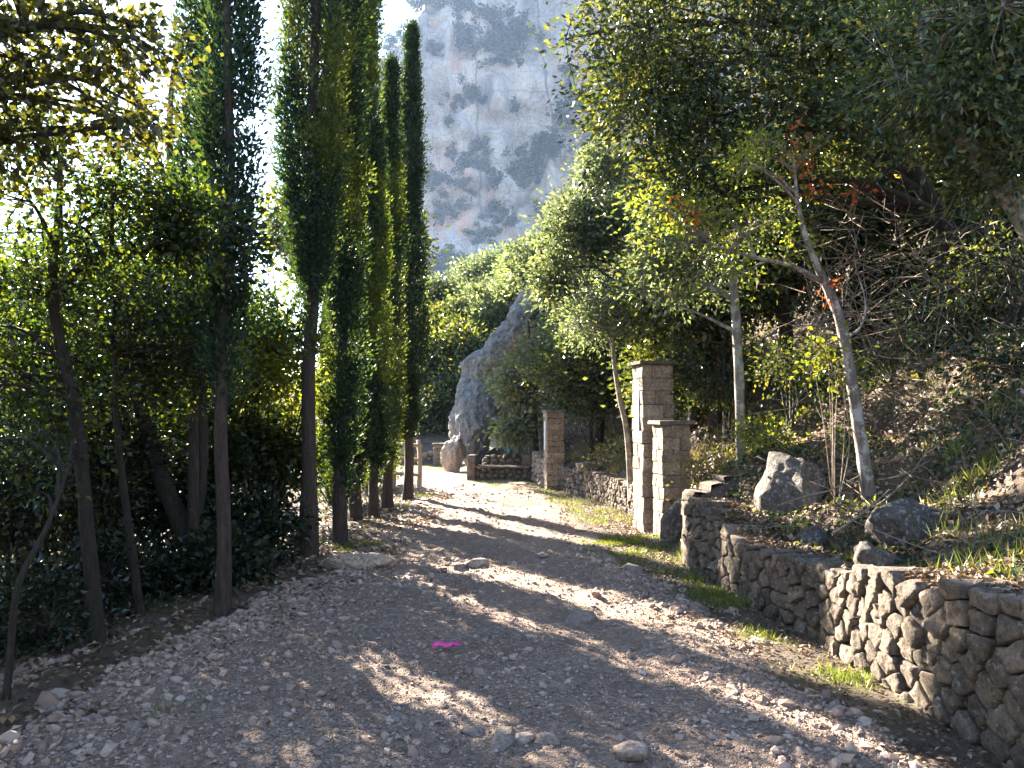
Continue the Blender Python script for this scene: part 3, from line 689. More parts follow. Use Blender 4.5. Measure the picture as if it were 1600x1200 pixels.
cypress('second cypress right beside the nearest one, foliage reaching low', seat(g(531, 848)), 11.5, .20, .8, (-.002, .01), 1.9, 'cyp', 'cyp_lime', .076, None, .4, 2, 1.45)
cypress('third cypress in the row, slender and very tall', seat(g(555, 811)), 11.5, .22, .75, (.004, .05), 2.0, 'cyp', 'cyp_lime', .08, None, .3, 3, 1.5)
cypress('fourth and shortest cypress in the row along the track', seat(g(585, 806)), 6.0, .19, .7, (0, 0), 1.9, 'cyp_lime', 'cyp', .07, None, .3, 4, 1.4)
cypress('fifth cypress in the row with a pointed ragged top', seat(g(606, 795)), 7.45, .20, .8, (.002, 0), 2.0, 'cyp', 'cyp_lime', .08, None, .3, 5, 1.2)
cypress('last cypress in the row, slim and standing at the road bend', seat(g(637, 781)), 8.7, .235, 1.1, (.005, 0), 2.1, 'cyp', None, .088, None, .2, 6)
cypress('left thin cypress among the broadleaf trees by the near verge', seat(g(345, 958)), 9.5, .18, 2.0, (.002, 0), 1.5, 'cyp', None, .055, -1.3, .4, 7)
cypress('darker cypress just behind the thin one on the left', seat(np.array([-2.98, 7.5, 0])), 9.5, .15, 2.0, (.004, 0), 1.4, 'cyp', None, .05, None, .3, 8)

def P3(lst): return [at(*q) for q in lst]
def rooted(lst):
    p = P3(lst); p[0][2] = min(p[0][2], h1(p[0][0], p[0][1])) - .08; return p
# right bank
def autumn(root, org, cl):
    mb = MB(); C = np.array([at(1245, 205, 7.0), at(1250, 240, 7.0), at(1262, 262, 7.0), at(1272, 295, 7.1), at(1340, 300, 7.2), at(1060, 322, 6.8), at(1085, 335, 6.8), at(1290, 450, 7)])
    n = 26; pts = np.repeat(C, n, 0) + rng.normal(size=(len(C) * n, 3)) * np.array([.06, .1, .07]); leaves(mb, pts, rnd(len(pts)) + np.array([0, 0, -.4]), rng.uniform(.035, .07, len(pts)), .028); mb.build('red_leaves', M['red'], root, False, org)
tree('pale_barked_tree', 'pale mottled slender tree leaning on the right bank with red leaves', rooted([(1360, 770, 7), (1345, 690, 7), (1330, 590, 7), (1312, 500, 7), (1290, 445, 7), (1268, 395, 7), (1250, 335, 7), (1240, 250, 7)]), [.068, .055, .05, .045, .038, .03, .02, .01],
     [(at(1130, 385, 6.8), (.75, .5, .42), 45), (at(1220, 310, 6.9), (.6, .5, .6), 30), (at(1060, 325, 6.8), (.3, .3, .2), 14)], M['lime'], M['bark_pale'], .045, .026, 30, .1, limbs=6, extra=autumn,
     stems=[(P3([(1320, 530, 7), (1345, 510, 7.1), (1352, 470, 7.2), (1335, 400, 7.3), (1350, 330, 7.3)]), [.014, .011, .008, .005, .003]), (P3([(1285, 440, 7), (1235, 415, 6.9), (1180, 402, 6.8), (1110, 380, 6.8), (1045, 330, 6.8)]), [.028, .022, .016, .01, .004])])
tree('holm_oak', 'big dark holm oak overhanging the track on the right', rooted([(1600, 590, 9.6), (1530, 470, 9.2), (1465, 330, 9), (1385, 200, 8.8), (1350, 110, 8.7), (1320, 0, 8.6)]), [.14, .12, .105, .09, .07, .04],
     [(at(1080, 60, 8.2), (1.35, 1.3, 1.15), 210), (at(1020, 150, 8.4), (.65, .8, .7), 100), (at(1260, 130, 8.0), (1.2, 1.2, 1.1), 190), (at(1180, -160, 8.4), (1.7, 1.6, 1.2), 170), (at(1120, 260, 8.3), (.8, .8, .6), 110), (at(1420, 60, 8.2), (1.2, 1.3, 1.2), 180)], M['oak'], M['bark'], .08, .035, 46, .17, limbs=8, thr=-.3)
tree('holm_oak', 'lichen patched oak trunk leaning in from the right frame edge', rooted([(1690, 520, 6.8), (1600, 345, 6.6), (1530, 250, 6.5), (1470, 160, 6.4), (1440, 40, 6.3)]), [.11, .085, .075, .06, .03],
     [(at(1520, 80, 6.2), (1.0, 1.0, .85), 190), (at(1600, 200, 6.4), (.55, .8, .6), 110), (at(1650, 0, 6.2), (.8, .9, .9), 120)], M['oak'], M['bark_grey'], .07, .032, 52, .15, limbs=7, thr=-.3)
tree('young_oak', 'straight slim trunk standing on the grassy mound behind the pillars', rooted([(1158, 690, 9), (1155, 600, 9), (1148, 470, 9), (1140, 380, 9.1), (1135, 290, 9.2)]), [.06, .055, .05, .04, .02],
     [(at(1100, 330, 9.3), (.85, .8, .7), 120), (at(1060, 430, 9.6), (.6, .6, .5), 70)], M['oak_pale'], M['bark_grey'], .068, .033, 46, .14, limbs=7)
tree('sapling', 'thin bent sapling on the grassy slope left of the tall pillar', rooted([(987, 745, 12.6), (980, 680, 12.6), (966, 610, 12.6), (958, 545, 12.6), (955, 470, 12.6)]), [.05, .045, .042, .035, .018],
     [(at(935, 490, 12.6), (.7, .7, .5), 80), (at(1000, 460, 13), (.6, .6, .5), 60)], M['oak_pale'], M['bark_grey'], .06, .033, 42, .16, limbs=7)
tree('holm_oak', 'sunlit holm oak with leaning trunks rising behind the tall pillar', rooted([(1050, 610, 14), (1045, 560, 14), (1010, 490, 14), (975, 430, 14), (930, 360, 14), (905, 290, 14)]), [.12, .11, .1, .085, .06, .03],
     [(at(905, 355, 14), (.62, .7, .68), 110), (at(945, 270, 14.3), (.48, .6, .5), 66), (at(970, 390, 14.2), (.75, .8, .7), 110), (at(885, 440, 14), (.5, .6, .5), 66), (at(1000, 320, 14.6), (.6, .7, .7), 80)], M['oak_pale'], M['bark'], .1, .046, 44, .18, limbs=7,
     stems=[(P3([(1060, 600, 14.2), (1040, 540, 14.2), (1030, 470, 14.3), (1000, 380, 14.3)]), [.07, .06, .05, .03])])
tree('laurel_bush', 'pale silvery leafy bush beside the boulder above the trough', rooted([(838, 690, 19.4), (835, 640, 19.4), (830, 570, 19.4), (825, 500, 19.5)]), [.07, .06, .05, .03],
     [(at(814, 595, 19.3), (.62, .7, .74), 110), (at(798, 655, 19.2), (.36, .45, .45), 60), (at(868, 535, 19.6), (.75, .8, .65), 110), (at(890, 480, 20), (.7, .8, .5), 80)], M['oak_pale'], M['bark'], .12, .06, 40, .19, limbs=6)
def rusty(root, org, cl):
    mb = MB(); pts = at(835, 555, 18.9) + rng.normal(size=(1500, 3)) * np.array([.42, .3, .3]); leaves(mb, pts, rnd(1500), .07, .04); mb.build('rust_leaves', M['rust'], root, False, org)
tree('chestnut_sapling', 'bushy sapling with rusty leaves just left of the slim pillar', rooted([(846, 700, 19.8), (843, 650, 19.6), (838, 590, 19)]), [.05, .045, .02],
     [(at(850, 560, 18.3), (.75, .6, .5), 70), (at(890, 520, 18.6), (.7, .6, .5), 70)], M['oak_pale'], M['bark_grey'], .07, .04, 36, .16, limbs=7, extra=rusty)

# wooded slope beyond the bend: a few trees built once and copied
SLOPE = 'trees on the wooded slope beyond the bend'
def slope_tree(seed, m, trunkh=2.2, r=2.0, L=.2):
    z0 = np.array([0, 0, 0.]); t = [z0, z0 + (.1, 0, trunkh * .5), z0 + (.05, .1, trunkh), z0 + (0, 0, trunkh + r * .8)]
    bl = [((rng.uniform(-.5, .5) * r, rng.uniform(-.5, .5) * r, trunkh + r * rng.uniform(.2, 1.1)), (r * .62, r * .62, r * .5), 62) for _ in range(6)]
    return tree('slope_tree', 'proto%d' % seed, t, [.16, .13, .11, .05], bl, m, M['bark'], L, L * .5, 36, .26 * r / 2, limbs=4, thr=-.35, group=SLOPE, twig_r=.015)
protos = [slope_tree(1, M['oak_pale']), slope_tree(2, M['oak']), slope_tree(3, M['oak_pale'], 1.8, 1.7)]
st_list = [  # px, py of the crown centre, depth, scale, proto, label
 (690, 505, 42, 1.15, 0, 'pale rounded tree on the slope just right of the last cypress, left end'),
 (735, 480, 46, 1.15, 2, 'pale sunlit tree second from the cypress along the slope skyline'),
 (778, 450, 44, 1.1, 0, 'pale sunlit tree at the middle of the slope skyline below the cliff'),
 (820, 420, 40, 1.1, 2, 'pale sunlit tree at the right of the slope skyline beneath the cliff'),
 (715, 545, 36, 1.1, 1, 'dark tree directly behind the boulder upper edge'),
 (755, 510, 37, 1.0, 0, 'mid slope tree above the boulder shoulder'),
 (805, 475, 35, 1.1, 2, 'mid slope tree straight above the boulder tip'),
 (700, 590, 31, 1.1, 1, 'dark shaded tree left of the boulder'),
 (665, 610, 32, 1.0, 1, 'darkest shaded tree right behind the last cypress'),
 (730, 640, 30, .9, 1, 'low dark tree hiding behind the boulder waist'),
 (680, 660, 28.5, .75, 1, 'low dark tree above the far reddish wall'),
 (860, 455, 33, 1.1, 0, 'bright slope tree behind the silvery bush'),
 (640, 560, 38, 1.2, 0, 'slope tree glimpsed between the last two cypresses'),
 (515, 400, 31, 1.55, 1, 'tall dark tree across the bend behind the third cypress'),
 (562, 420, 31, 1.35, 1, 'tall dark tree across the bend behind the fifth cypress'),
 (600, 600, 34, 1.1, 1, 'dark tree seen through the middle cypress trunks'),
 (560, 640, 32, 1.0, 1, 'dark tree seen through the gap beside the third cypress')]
for k, (px, py, D, s, pk, lab) in enumerate(st_list):
    o = copy_tree(protos[pk]); c = at(px, py, D); zc = 3.4 * s
    o.location = (c[0], c[1], c[2] - zc); o.scale = (s, s, s); o.rotation_euler = (0, 0, k * 1.7); o['label'] = lab
    gz = h1(c[0], c[1])
    if o.location.z > gz:       # tall trunk down to the slope
        mb = MB(); tube(mb, [(0, 0, (gz - o.location.z) / s - .3), (0, 0, .1)], [.2, .16], 8); mb.build('trunk', M['bark'], o)
for k, (x, y, s_, lab) in enumerate([(-5.6, 3.2, 1.0, 'unseen oak added just outside the frame on the left slope'), (-5.2, .4, 1.0, 'unseen oak added on the left verge level with the viewer'), (-9, 3.5, 1.3, 'unseen oak added farthest down the left slope')]):  # unseen oaks added to shade the near left wood
    o = copy_tree(protos[1]); o.location = (x, y, h1(x, y) - .4); o.scale = (s_, s_, s_); o.rotation_euler = (0, 0, 1 + k * 1.3); o['label'] = lab; o['group'] = 'unseen oaks added on the left slope'
for p in protos:
    for ch in list(p.children_recursive): bpy.data.objects.remove(ch)
    bpy.data.objects.remove(p)

# dark wood on the upper right bank, behind the near trees
def wood_tree(label, px, py, D, r, m=None, trunk=(0, 0)):
    c = at(px, py, D); b = np.array([c[0] + trunk[0], c[1] + trunk[1], 0]); b[2] = h1(b[0], b[1]) - .1
    t = [b, b * .6 + c * .4 + np.array([.1, 0, -.1]), c * .9 + b * .1, c + np.array([0, 0, r * .6])]
    tree('holm_oak', label, t, [.12, .1, .08, .04], [(c, (r, r, r * .8), 150), (c + np.array([-.4 * r, -.3 * r, -.5 * r]), (r * .7, r * .7, r * .5), 80), (c + np.array([.5 * r, .1, -.3 * r]), (r * .7, r * .7, r * .6), 80)], m or M['oak'], M['bark'], .105, .053, 41, .24, group='holm oaks on the upper bank', limbs=5, thr=-.45)
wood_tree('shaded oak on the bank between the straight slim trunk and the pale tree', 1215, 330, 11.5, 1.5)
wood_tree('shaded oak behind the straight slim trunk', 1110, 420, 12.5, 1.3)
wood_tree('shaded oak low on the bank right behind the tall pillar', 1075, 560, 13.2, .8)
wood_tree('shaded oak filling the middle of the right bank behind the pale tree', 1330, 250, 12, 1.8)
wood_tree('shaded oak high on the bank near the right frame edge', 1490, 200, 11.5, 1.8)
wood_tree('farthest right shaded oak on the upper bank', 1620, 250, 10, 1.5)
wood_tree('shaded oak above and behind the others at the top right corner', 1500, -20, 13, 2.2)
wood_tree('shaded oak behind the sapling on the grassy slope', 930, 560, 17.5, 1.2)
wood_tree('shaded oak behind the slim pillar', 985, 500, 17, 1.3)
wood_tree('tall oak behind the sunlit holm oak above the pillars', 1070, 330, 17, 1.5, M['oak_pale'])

# undergrowth bushes
def bush(name, label, px, py, D, rad, k, m, L=.06, W=.035, per=40, sig=.13, group=None, base=None, barkm=None, thr=-.3, low=False, sr=1.0):
    c = at(px, py, D)
    if low: c[2] = h1(c[0], c[1]) + rad[2] * .6
    b = np.array([c[0], c[1], h1(c[0], c[1]) - .05]) if base is None else np.asarray(base, float)
    st = []
    for _ in range(5):
        e = c + rng.normal(size=3) * np.asarray(rad) * .4; st.append(([b + rng.normal(size=3) * .05 * np.array([1, 1, 0]), (b + e) / 2 + rng.normal(size=3) * .08, e], [.016 * sr, .012 * sr, .006 * sr]))
    return tree(name, label, [b, (b + c) / 2, c], [.022 * sr, .016 * sr, .008 * sr], [(c, rad, k)], m, barkm or M['bark'], L, W, per, sig, 'bush', group, 5, thr, stems=st, mat_name='foliage', sides=5)
bush('bush', 'dark bush behind the shorter pillar on the bank', 1130, 560, 11, (.7, .5, .55), 70, M['oak'])
bush('bush', 'sunlit small leaved bush on the mound right of the shorter pillar', 1105, 635, 9.3, (.5, .4, .3), 46, M['drygrass'], .05, .03, 26, .12, low=True, sr=.4)
bush('bush', 'sparse bramble with bright leaves around the pale tree trunk', 1300, 570, 7.2, (.28, .3, .28), 24, M['lime'], .05, .036, 16, .1, barkm=M['twig'], sr=.35)
bush('bush', 'low evergreen bush in shade left of the pale tree', 1235, 570, 8.9, (.4, .4, .28), 46, M['oak'], .05, .03, 30, .12)
bush('bush', 'evergreen bush in deep shade right of the pale tree', 1430, 480, 9.8, (.8, .6, .6), 50, M['oak'], .055, .03, 26, .16)
bush('bush', 'dusty bush on the grassy slope behind the wall between pillars', 950, 660, 15.2, (.7, .4, .35), 40, M['drygrass'], .07, .04, 24, .15, low=True, sr=.4)
bush('bush', 'leafy bush crowning the bank at the right frame edge', 1575, 430, 7.6, (.5, .5, .45), 40, M['oak'], .05, .03, 26, .14)
for px, py, D, lab in [(1470, 430, 10.5, 'dark bush on the bank under the big oak trunk'), (1560, 350, 9.5, 'dark bush high on the bank near the leaning grey trunk'), (1390, 400, 11, 'dark bush in deep shade behind the pale tree crown'), (1500, 560, 8.2, 'low dark bush above the earthy mound'), (1600, 500, 7.0, 'dark bush at the right frame edge above the mound')]:
    bush('bush', lab, px, py, D, (.7, .5, .42), 46, M['oak_shaded'], .065, .036, 34, .17, low=True, sr=.5)
bush('bush', 'brambly bush on the mound between outcrop and straight slim trunk', 1195, 640, 8.6, (.4, .3, .22), 40, M['lime'], .045, .034, 20, .12, low=True, sr=.4)
bush('bush', 'dark bush in the gap between slim pillar and sapling', 925, 620, 17, (.7, .6, .6), 60, M['oak'], .07, .04, 34, .16)

# ------------------------------------------------------------------ forest on the left
LF = 'broadleaf trees of the left wood'
tree('broadleaf_tree', 'tree with curved dark trunk left of the thin cypress', rooted([(155, 1005, 5.6), (140, 860, 5.6), (118, 640, 5.6), (82, 470, 5.6), (92, 330, 5.6), (95, 200, 5.6)]), [.058, .05, .044, .036, .026, .012],
     [(at(110, 320, 5.5), (.75, .8, .55), 70), (at(40, 450, 5.6), (.6, .7, .55), 80), (at(240, 330, 5.8), (.5, .6, .35), 40), (at(60, 610, 5.7), (.5, .6, .45), 50), (at(335, 370, 5.9), (.36, .4, .27), 70)], M['broad'], M['bark'], .05, .034, 34, .13, group=LF,
     stems=[(P3([(84, 475, 5.6), (115, 425, 5.6), (160, 398, 5.6), (245, 392, 5.7), (320, 390, 5.85)]), [.035, .03, .024, .015, .008])])
tree('broadleaf_tree', 'slim sapling between the curved trunk and the forked one', rooted([(222, 965, 6.4), (205, 850, 6.4), (185, 690, 6.4), (178, 520, 6.4)]), [.038, .032, .026, .013],
     [(at(190, 480, 6.5), (.6, .6, .45), 70), (at(260, 560, 6.8), (.5, .5, .4), 60)], M['broad'], M['bark'], .05, .034, 34, .13, group=LF)
tree('broadleaf_tree', 'thick forked trunk leaning left in the wood', rooted([(300, 905, 7.6), (292, 840, 7.6), (250, 740, 7.6), (212, 600, 7.7), (195, 480, 7.8)]), [.11, .1, .075, .06, .03],
     [(at(230, 420, 8), (1.0, .9, .8), 110), (at(330, 480, 8), (.7, .7, .6), 80), (at(150, 560, 8.2), (.9, .8, .6), 90)], M['broad'], M['bark'], .06, .04, 36, .16, group=LF,
     stems=[(P3([(296, 850, 7.6), (312, 740, 7.6), (313, 600, 7.7), (310, 470, 7.8)]), [.09, .075, .06, .03])])
tree('broadleaf_tree', 'thin bent sapling at the far left edge of the verge', rooted([(8, 1100, 4.5), (18, 1000, 4.5), (30, 910, 4.5), (75, 820, 4.6), (110, 720, 4.8)]), [.022, .02, .018, .014, .008],
     [(at(60, 700, 4.9), (.3, .4, .35), 26)], M['broad'], M['bark'], .045, .03, 20, .1, group=LF)
tree('broadleaf_tree', 'overhanging tree whose dark leaves cover the top left corner', rooted([(-210, 900, 4.6), (-190, 500, 4.6), (-120, 200, 4.5), (-20, 60, 4.4), (80, 40, 4.3)]), [.1, .09, .07, .05, .02],
     [(at(50, 80, 4.3), (.5, .6, .32), 46), (at(170, 50, 4.4), (.34, .5, .2), 34), (at(10, 230, 4.5), (.28, .5, .3), 30), (at(190, 170, 4.5), (.22, .4, .18), 18), (at(-40, -60, 4.3), (.9, .8, .4), 34)], M['near'], M['bark'], .055, .045, 26, .11, group=LF)
tree('broadleaf_tree', 'thin nearly bare tree against the sky left of the thin cypress', rooted([(290, 760, 10.5), (285, 500, 10.5), (272, 305, 10.5), (265, 220, 10.5), (270, 120, 10.5), (285, 40, 10.5)]), [.09, .08, .06, .045, .03, .012],
     [(at(250, 190, 10.5), (1.0, .8, 1.3), 90), (at(190, 260, 10.8), (.9, .8, .8), 60)], M['rust'], M['bark'], .05, .03, 14, .2, group=LF, limbs=12, thr=-.1,
     stems=[(P3([(272, 305, 10.5), (235, 230, 10.5), (215, 170, 10.5), (190, 80, 10.5)]), [.045, .04, .03, .012]), (P3([(268, 260, 10.5), (285, 200, 10.5), (300, 110, 10.5)]), [.03, .02, .01])])
LB = 'bushes of the left wood'
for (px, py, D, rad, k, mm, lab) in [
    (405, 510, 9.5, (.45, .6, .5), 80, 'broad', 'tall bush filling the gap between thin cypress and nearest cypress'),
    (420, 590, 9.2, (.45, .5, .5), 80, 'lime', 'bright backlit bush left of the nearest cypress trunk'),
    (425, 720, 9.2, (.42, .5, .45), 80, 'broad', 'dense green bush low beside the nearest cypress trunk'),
    (395, 820, 8.2, (.42, .4, .35), 60, 'oak_shaded', 'dark bush at the verge between thin and nearest cypress'),
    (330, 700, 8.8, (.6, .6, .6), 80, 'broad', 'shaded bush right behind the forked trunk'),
    (250, 800, 8.4, (.6, .5, .55), 70, 'oak_shaded', 'dark bush below the leaning forked trunk'),
    (165, 740, 7.6, (.6, .5, .65), 80, 'oak_shaded', 'dark bush behind the slim sapling'),
    (60, 800, 6.6, (.6, .5, .7), 90, 'oak_shaded', 'darkest bush behind the bent sapling'),
    (40, 960, 5.6, (.5, .4, .4), 60, 'oak_shaded', 'low dark bush at the lower left verge'),
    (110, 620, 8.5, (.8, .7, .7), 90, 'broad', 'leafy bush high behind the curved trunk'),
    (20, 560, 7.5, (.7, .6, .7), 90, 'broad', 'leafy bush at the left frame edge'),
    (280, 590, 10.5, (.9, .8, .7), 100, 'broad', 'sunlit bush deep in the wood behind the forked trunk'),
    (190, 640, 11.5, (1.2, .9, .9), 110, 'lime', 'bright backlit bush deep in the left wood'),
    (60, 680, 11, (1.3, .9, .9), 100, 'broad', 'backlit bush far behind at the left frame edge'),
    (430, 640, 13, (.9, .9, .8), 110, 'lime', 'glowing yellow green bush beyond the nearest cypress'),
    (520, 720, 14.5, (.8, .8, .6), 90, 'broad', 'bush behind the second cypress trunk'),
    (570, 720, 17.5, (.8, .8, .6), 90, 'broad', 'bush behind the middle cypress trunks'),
    (140, 900, 6.6, (.5, .4, .35), 60, 'oak_shaded', 'low dark bush between the curved trunk and slim sapling'),
    (260, 920, 7.3, (.4, .35, .25), 46, 'oak_shaded', 'low dark bush at the forked trunk foot'),
    (345, 880, 7.4, (.35, .35, .3), 46, 'oak_shaded', 'small dark bush behind the thin cypress base'),
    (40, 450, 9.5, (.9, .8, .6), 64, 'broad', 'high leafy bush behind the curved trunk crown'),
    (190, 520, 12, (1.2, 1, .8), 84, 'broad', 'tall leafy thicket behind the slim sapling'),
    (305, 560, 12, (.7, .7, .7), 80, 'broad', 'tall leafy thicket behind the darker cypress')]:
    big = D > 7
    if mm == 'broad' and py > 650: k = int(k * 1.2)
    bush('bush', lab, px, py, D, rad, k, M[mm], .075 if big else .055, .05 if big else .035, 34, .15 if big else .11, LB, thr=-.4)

for (x, y, lab) in [(-3.9, 3.4, 'unseen dense bush added outside the left frame edge near the viewer'), (-4.7, 5.0, 'unseen dense bush added outside the left frame edge behind the bent sapling'), (-5.6, 7.4, 'dense dark bush at the left frame edge deep in the wood'), (-4.4, 1.6, 'unseen dense bush added beside the viewer on the left verge'), (-5.9, 9.6, 'dense dark bush behind the curved trunk low in the wood'), (-4.9, 9.2, 'dense dark bush behind the slim sapling low in the wood'), (-4.1, 10.4, 'dense dark bush behind the forked trunk low in the wood'), (-6.8, 11, 'dense dark bush farthest back at the left frame edge')]:  # bushes beyond the frame are added to keep skylight out of the wood
    c = np.array([x, y, h1(x, y) + .95]); tree('bush', lab, [c - (0, 0, .95), c - (0, 0, .4), c], [.03, .025, .012], [(c, (1.0, .9, .95), 130)], M['oak_shaded'], M['bark'], .075, .045, 36, .18, 'bush', LB, 6, -.6, mat_name='foliage', sides=5)
# ------------------------------------------------------------------ loose stones and gravel
def octa(): return np.array([(1, 0, 0), (0, 1, 0), (-1, 0, 0), (0, -1, 0), (0, 0, 1), (0, 0, -1.0)]), np.array([(0, 1, 4), (1, 2, 4), (2, 3, 4), (3, 0, 4), (1, 0, 5), (2, 1, 5), (3, 2, 5), (0, 3, 5)])
def cube_pts():
    v = np.array([(x, y, z) for x in (-1, 1) for y in (-1, 1) for z in (-1, 1)], float) * .72
    return v
def scatter_pebbles(mb, n, size, region, seed):
    r = np.random.default_rng(seed); V0, F0 = octa()
    bm = bmesh.new(); bmesh.ops.create_icosphere(bm, subdivisions=1, radius=1); IV = np.array([v.co[:] for v in bm.verts]); IF = np.array([[v.index for v in f.verts] for f in bm.faces]); bm.free()
    XY = region(r, n); n = len(XY); Z = tops(XY); s = size(r, n)
    big = s > .016
    for sel, (B, F) in ((big, (IV, IF)), (~big, (V0, F0))):
        k = sel.sum()
        if not k: continue
        sc_ = s[sel][:, None] * np.c_[r.uniform(.8, 1.5, k), r.uniform(.7, 1.2, k), r.uniform(.45, .85, k)]
        V = B[None] * (1 + r.normal(size=(k, len(B), 1)) * .17) * sc_[:, None]
        th = r.random(k) * 6.283; c, s_ = np.cos(th)[:, None], np.sin(th)[:, None]
        tl = r.normal(size=k)[:, None] * .3
        X_, Y_, Z_ = V[..., 0], V[..., 1], V[..., 2] + V[..., 0] * tl
        V = np.stack([X_ * c - Y_ * s_, X_ * s_ + Y_ * c, Z_], -1) + np.c_[XY[sel], Z[sel] + s[sel] * .18][:, None]
        T = (F[None] + (np.arange(k) * len(B))[:, None, None]).reshape(-1, 3); mb.add(V.reshape(-1, 3), None, T)
def reg_road(r, n):
    D = 2.6 + 15 * r.random(n) ** 1.9; u = r.uniform(-1.08, 1.12, n); hwid = np.interp(D, RC[:9, 1], RC[:9, 2]); c = np.interp(D, RC[:9, 1], RC[:9, 0])
    xy = np.c_[c + u * hwid, D]; k = ((np.abs(u) > .75) | (vn(xy, 1.7, 71) > -.25)) & ((np.abs(np.abs(u) - .42) > .15) | (r.random(n) < .35)); return xy[k]
def reg_left(r, n):
    D = 3.0 + 6 * r.random(n) ** 1.5; x = np.interp(D, YL, XL) + np.abs(r.normal(size=n)) * .75 - .35; return np.c_[x, D]
mb = MB(); scatter_pebbles(mb, 22000, lambda r, n: .0062 * np.exp(r.normal(size=n) * .42), lambda r, n: np.c_[r.uniform(-2.5, 2.1, n), 2.9 + 5.2 * r.random(n) ** 1.4], 11)
scatter_pebbles(mb, 21000, lambda r, n: .0075 * np.exp(r.normal(size=n) * .5), reg_road, 1)
scatter_pebbles(mb, 2000, lambda r, n: .017 * np.exp(r.normal(size=n) * .32), reg_road, 2)
scatter_pebbles(mb, 5000, lambda r, n: .010 * np.exp(r.normal(size=n) * .55), lambda r, n: (lambda D: np.c_[np.interp(D, YW, XW) - .06 - np.abs(r.normal(size=n)) * .45, D])(2.2 + 10 * r.random(n) ** 1.4), 4)
scatter_pebbles(mb, 5500, lambda r, n: .013 * np.exp(r.normal(size=n) * .5), reg_left, 3)
tag(mb.build('gravel', M['pebble'], None, False), 'loose pinkish grey gravel strewn over the track', 'gravel', kind='stuff')
cob = []
for k in range(6):
    bm = bmesh.new(); bmesh.ops.create_icosphere(bm, subdivisions=3, radius=1); V = np.array([v.co[:] for v in bm.verts])
    rr = np.random.default_rng(80 + k); Nn = unit(rr.normal(size=(16, 3)))
    for nn, dd in zip(Nn, rr.uniform(.55, .9, 16)): V = V - np.maximum(V @ nn - dd, 0)[:, None] * nn * .95
    V = V * (1.15 + .12 * fbm(V, 1.2, 3, 80 + k) + .04 * fbm(V, 5, 2, 90 + k))[:, None] * np.array([1.2, .9, .62]); V[:, 2] = np.maximum(V[:, 2], -.4)
    for v, c in zip(bm.verts, V): v.co = c
    me = bpy.data.meshes.new('loose_stone'); bm.to_mesh(me); bm.free(); me.materials.append(M['cobble'])
    for p in me.polygons: p.use_smooth = True
    cob.append(me)
def cobble(x, y, s, lab, grp=None, k=None):
    o = link('loose_stone', cob[(k if k is not None else random.randrange(6))]); o.location = (x, y, top(x, y) + s * .08); o.scale = (s, s * random.uniform(.8, 1.1), s * random.uniform(.8, 1.1)); o.rotation_euler = (random.uniform(-.2, .2), random.uniform(-.2, .2), random.random() * 6.28)
    tag(o, lab, 'stone', grp)
for (px, py, s, lab) in [(785, 1158, .075, 'biggest dark pointed stone in the near middle of the track'), (812, 1155, .058, 'rounded pale stone touching the biggest track stone'), (740, 1140, .05, 'dark flat stone just left of the biggest track stone'), (858, 1155, .05, 'grey round stone right of the biggest track stone'),
                     (905, 965, .13, 'dark half buried slab in the middle of the track'), (745, 885, .12, 'rubbly stone at the end of the short sunlit streak'), (720, 888, .08, 'small stone beside the rubbly one in the sunlit streak'), (848, 870, .07, 'pale flat stone on the far side of the track centre'), (212, 1135, .058, 'round brownish cobble in the dark left verge'),
                     (1185, 1000, .10, 'dark jagged stone by the foot of the near wall'), (1238, 1035, .09, 'dark stone in the mossy patch under the near wall'), (990, 895, .1, 'mossy stone in the grass in front of the tall pillar'), (985, 1170, .1, 'blue grey slab flush with the near track surface'), (620, 1125, .05, 'pale stone left of the track centre in front'),
                     (805, 1000, .05, 'small grey stone right of the pink litter'), (148, 1120, .045, 'pale angular stone on the dark left verge')]:
    p = g(px, py); cobble(p[0], p[1], s, lab)
cand = reg_road(np.random.default_rng(9), 80)
for x, y in cand: cobble(x, y, random.uniform(.026, .045), 'fist sized pinkish grey stone lying loose on the gravel track', 'loose stones on the track')
cand = reg_left(np.random.default_rng(10), 60)
for x, y in cand: cobble(x, y, random.uniform(.026, .045), 'fist sized pale stone lying on the shaded left verge', 'loose stones on the left verge')

# pink litter: a crumpled strip of plastic
mb = MB(); n = 9; V = []
for i in range(n):
    t = i / (n - 1)
    for j in range(4): V.append((t * .19 - .095, (j / 3 - .5) * (.055 * (1 - t) + .022) + .01 * math.sin(t * 7), .012 + .018 * abs(math.sin(j * 1.9 + t * 6)) + .004 * j))
mb.add(V, [(i * 4 + j, i * 4 + j + 1, i * 4 + j + 5, i * 4 + j + 4) for i in range(n - 1) for j in range(3)])
p = g(697, 1014); o = mb.build('plastic_scrap', M['pink']); o.location = (p[0], p[1], top(p[0], p[1]) + .012); o.rotation_euler = (0, 0, .1)
sol = o.modifiers.new('thickness', 'SOLIDIFY'); sol.thickness = .002
tag(o, 'crumpled magenta plastic scrap lying on the track', 'litter')

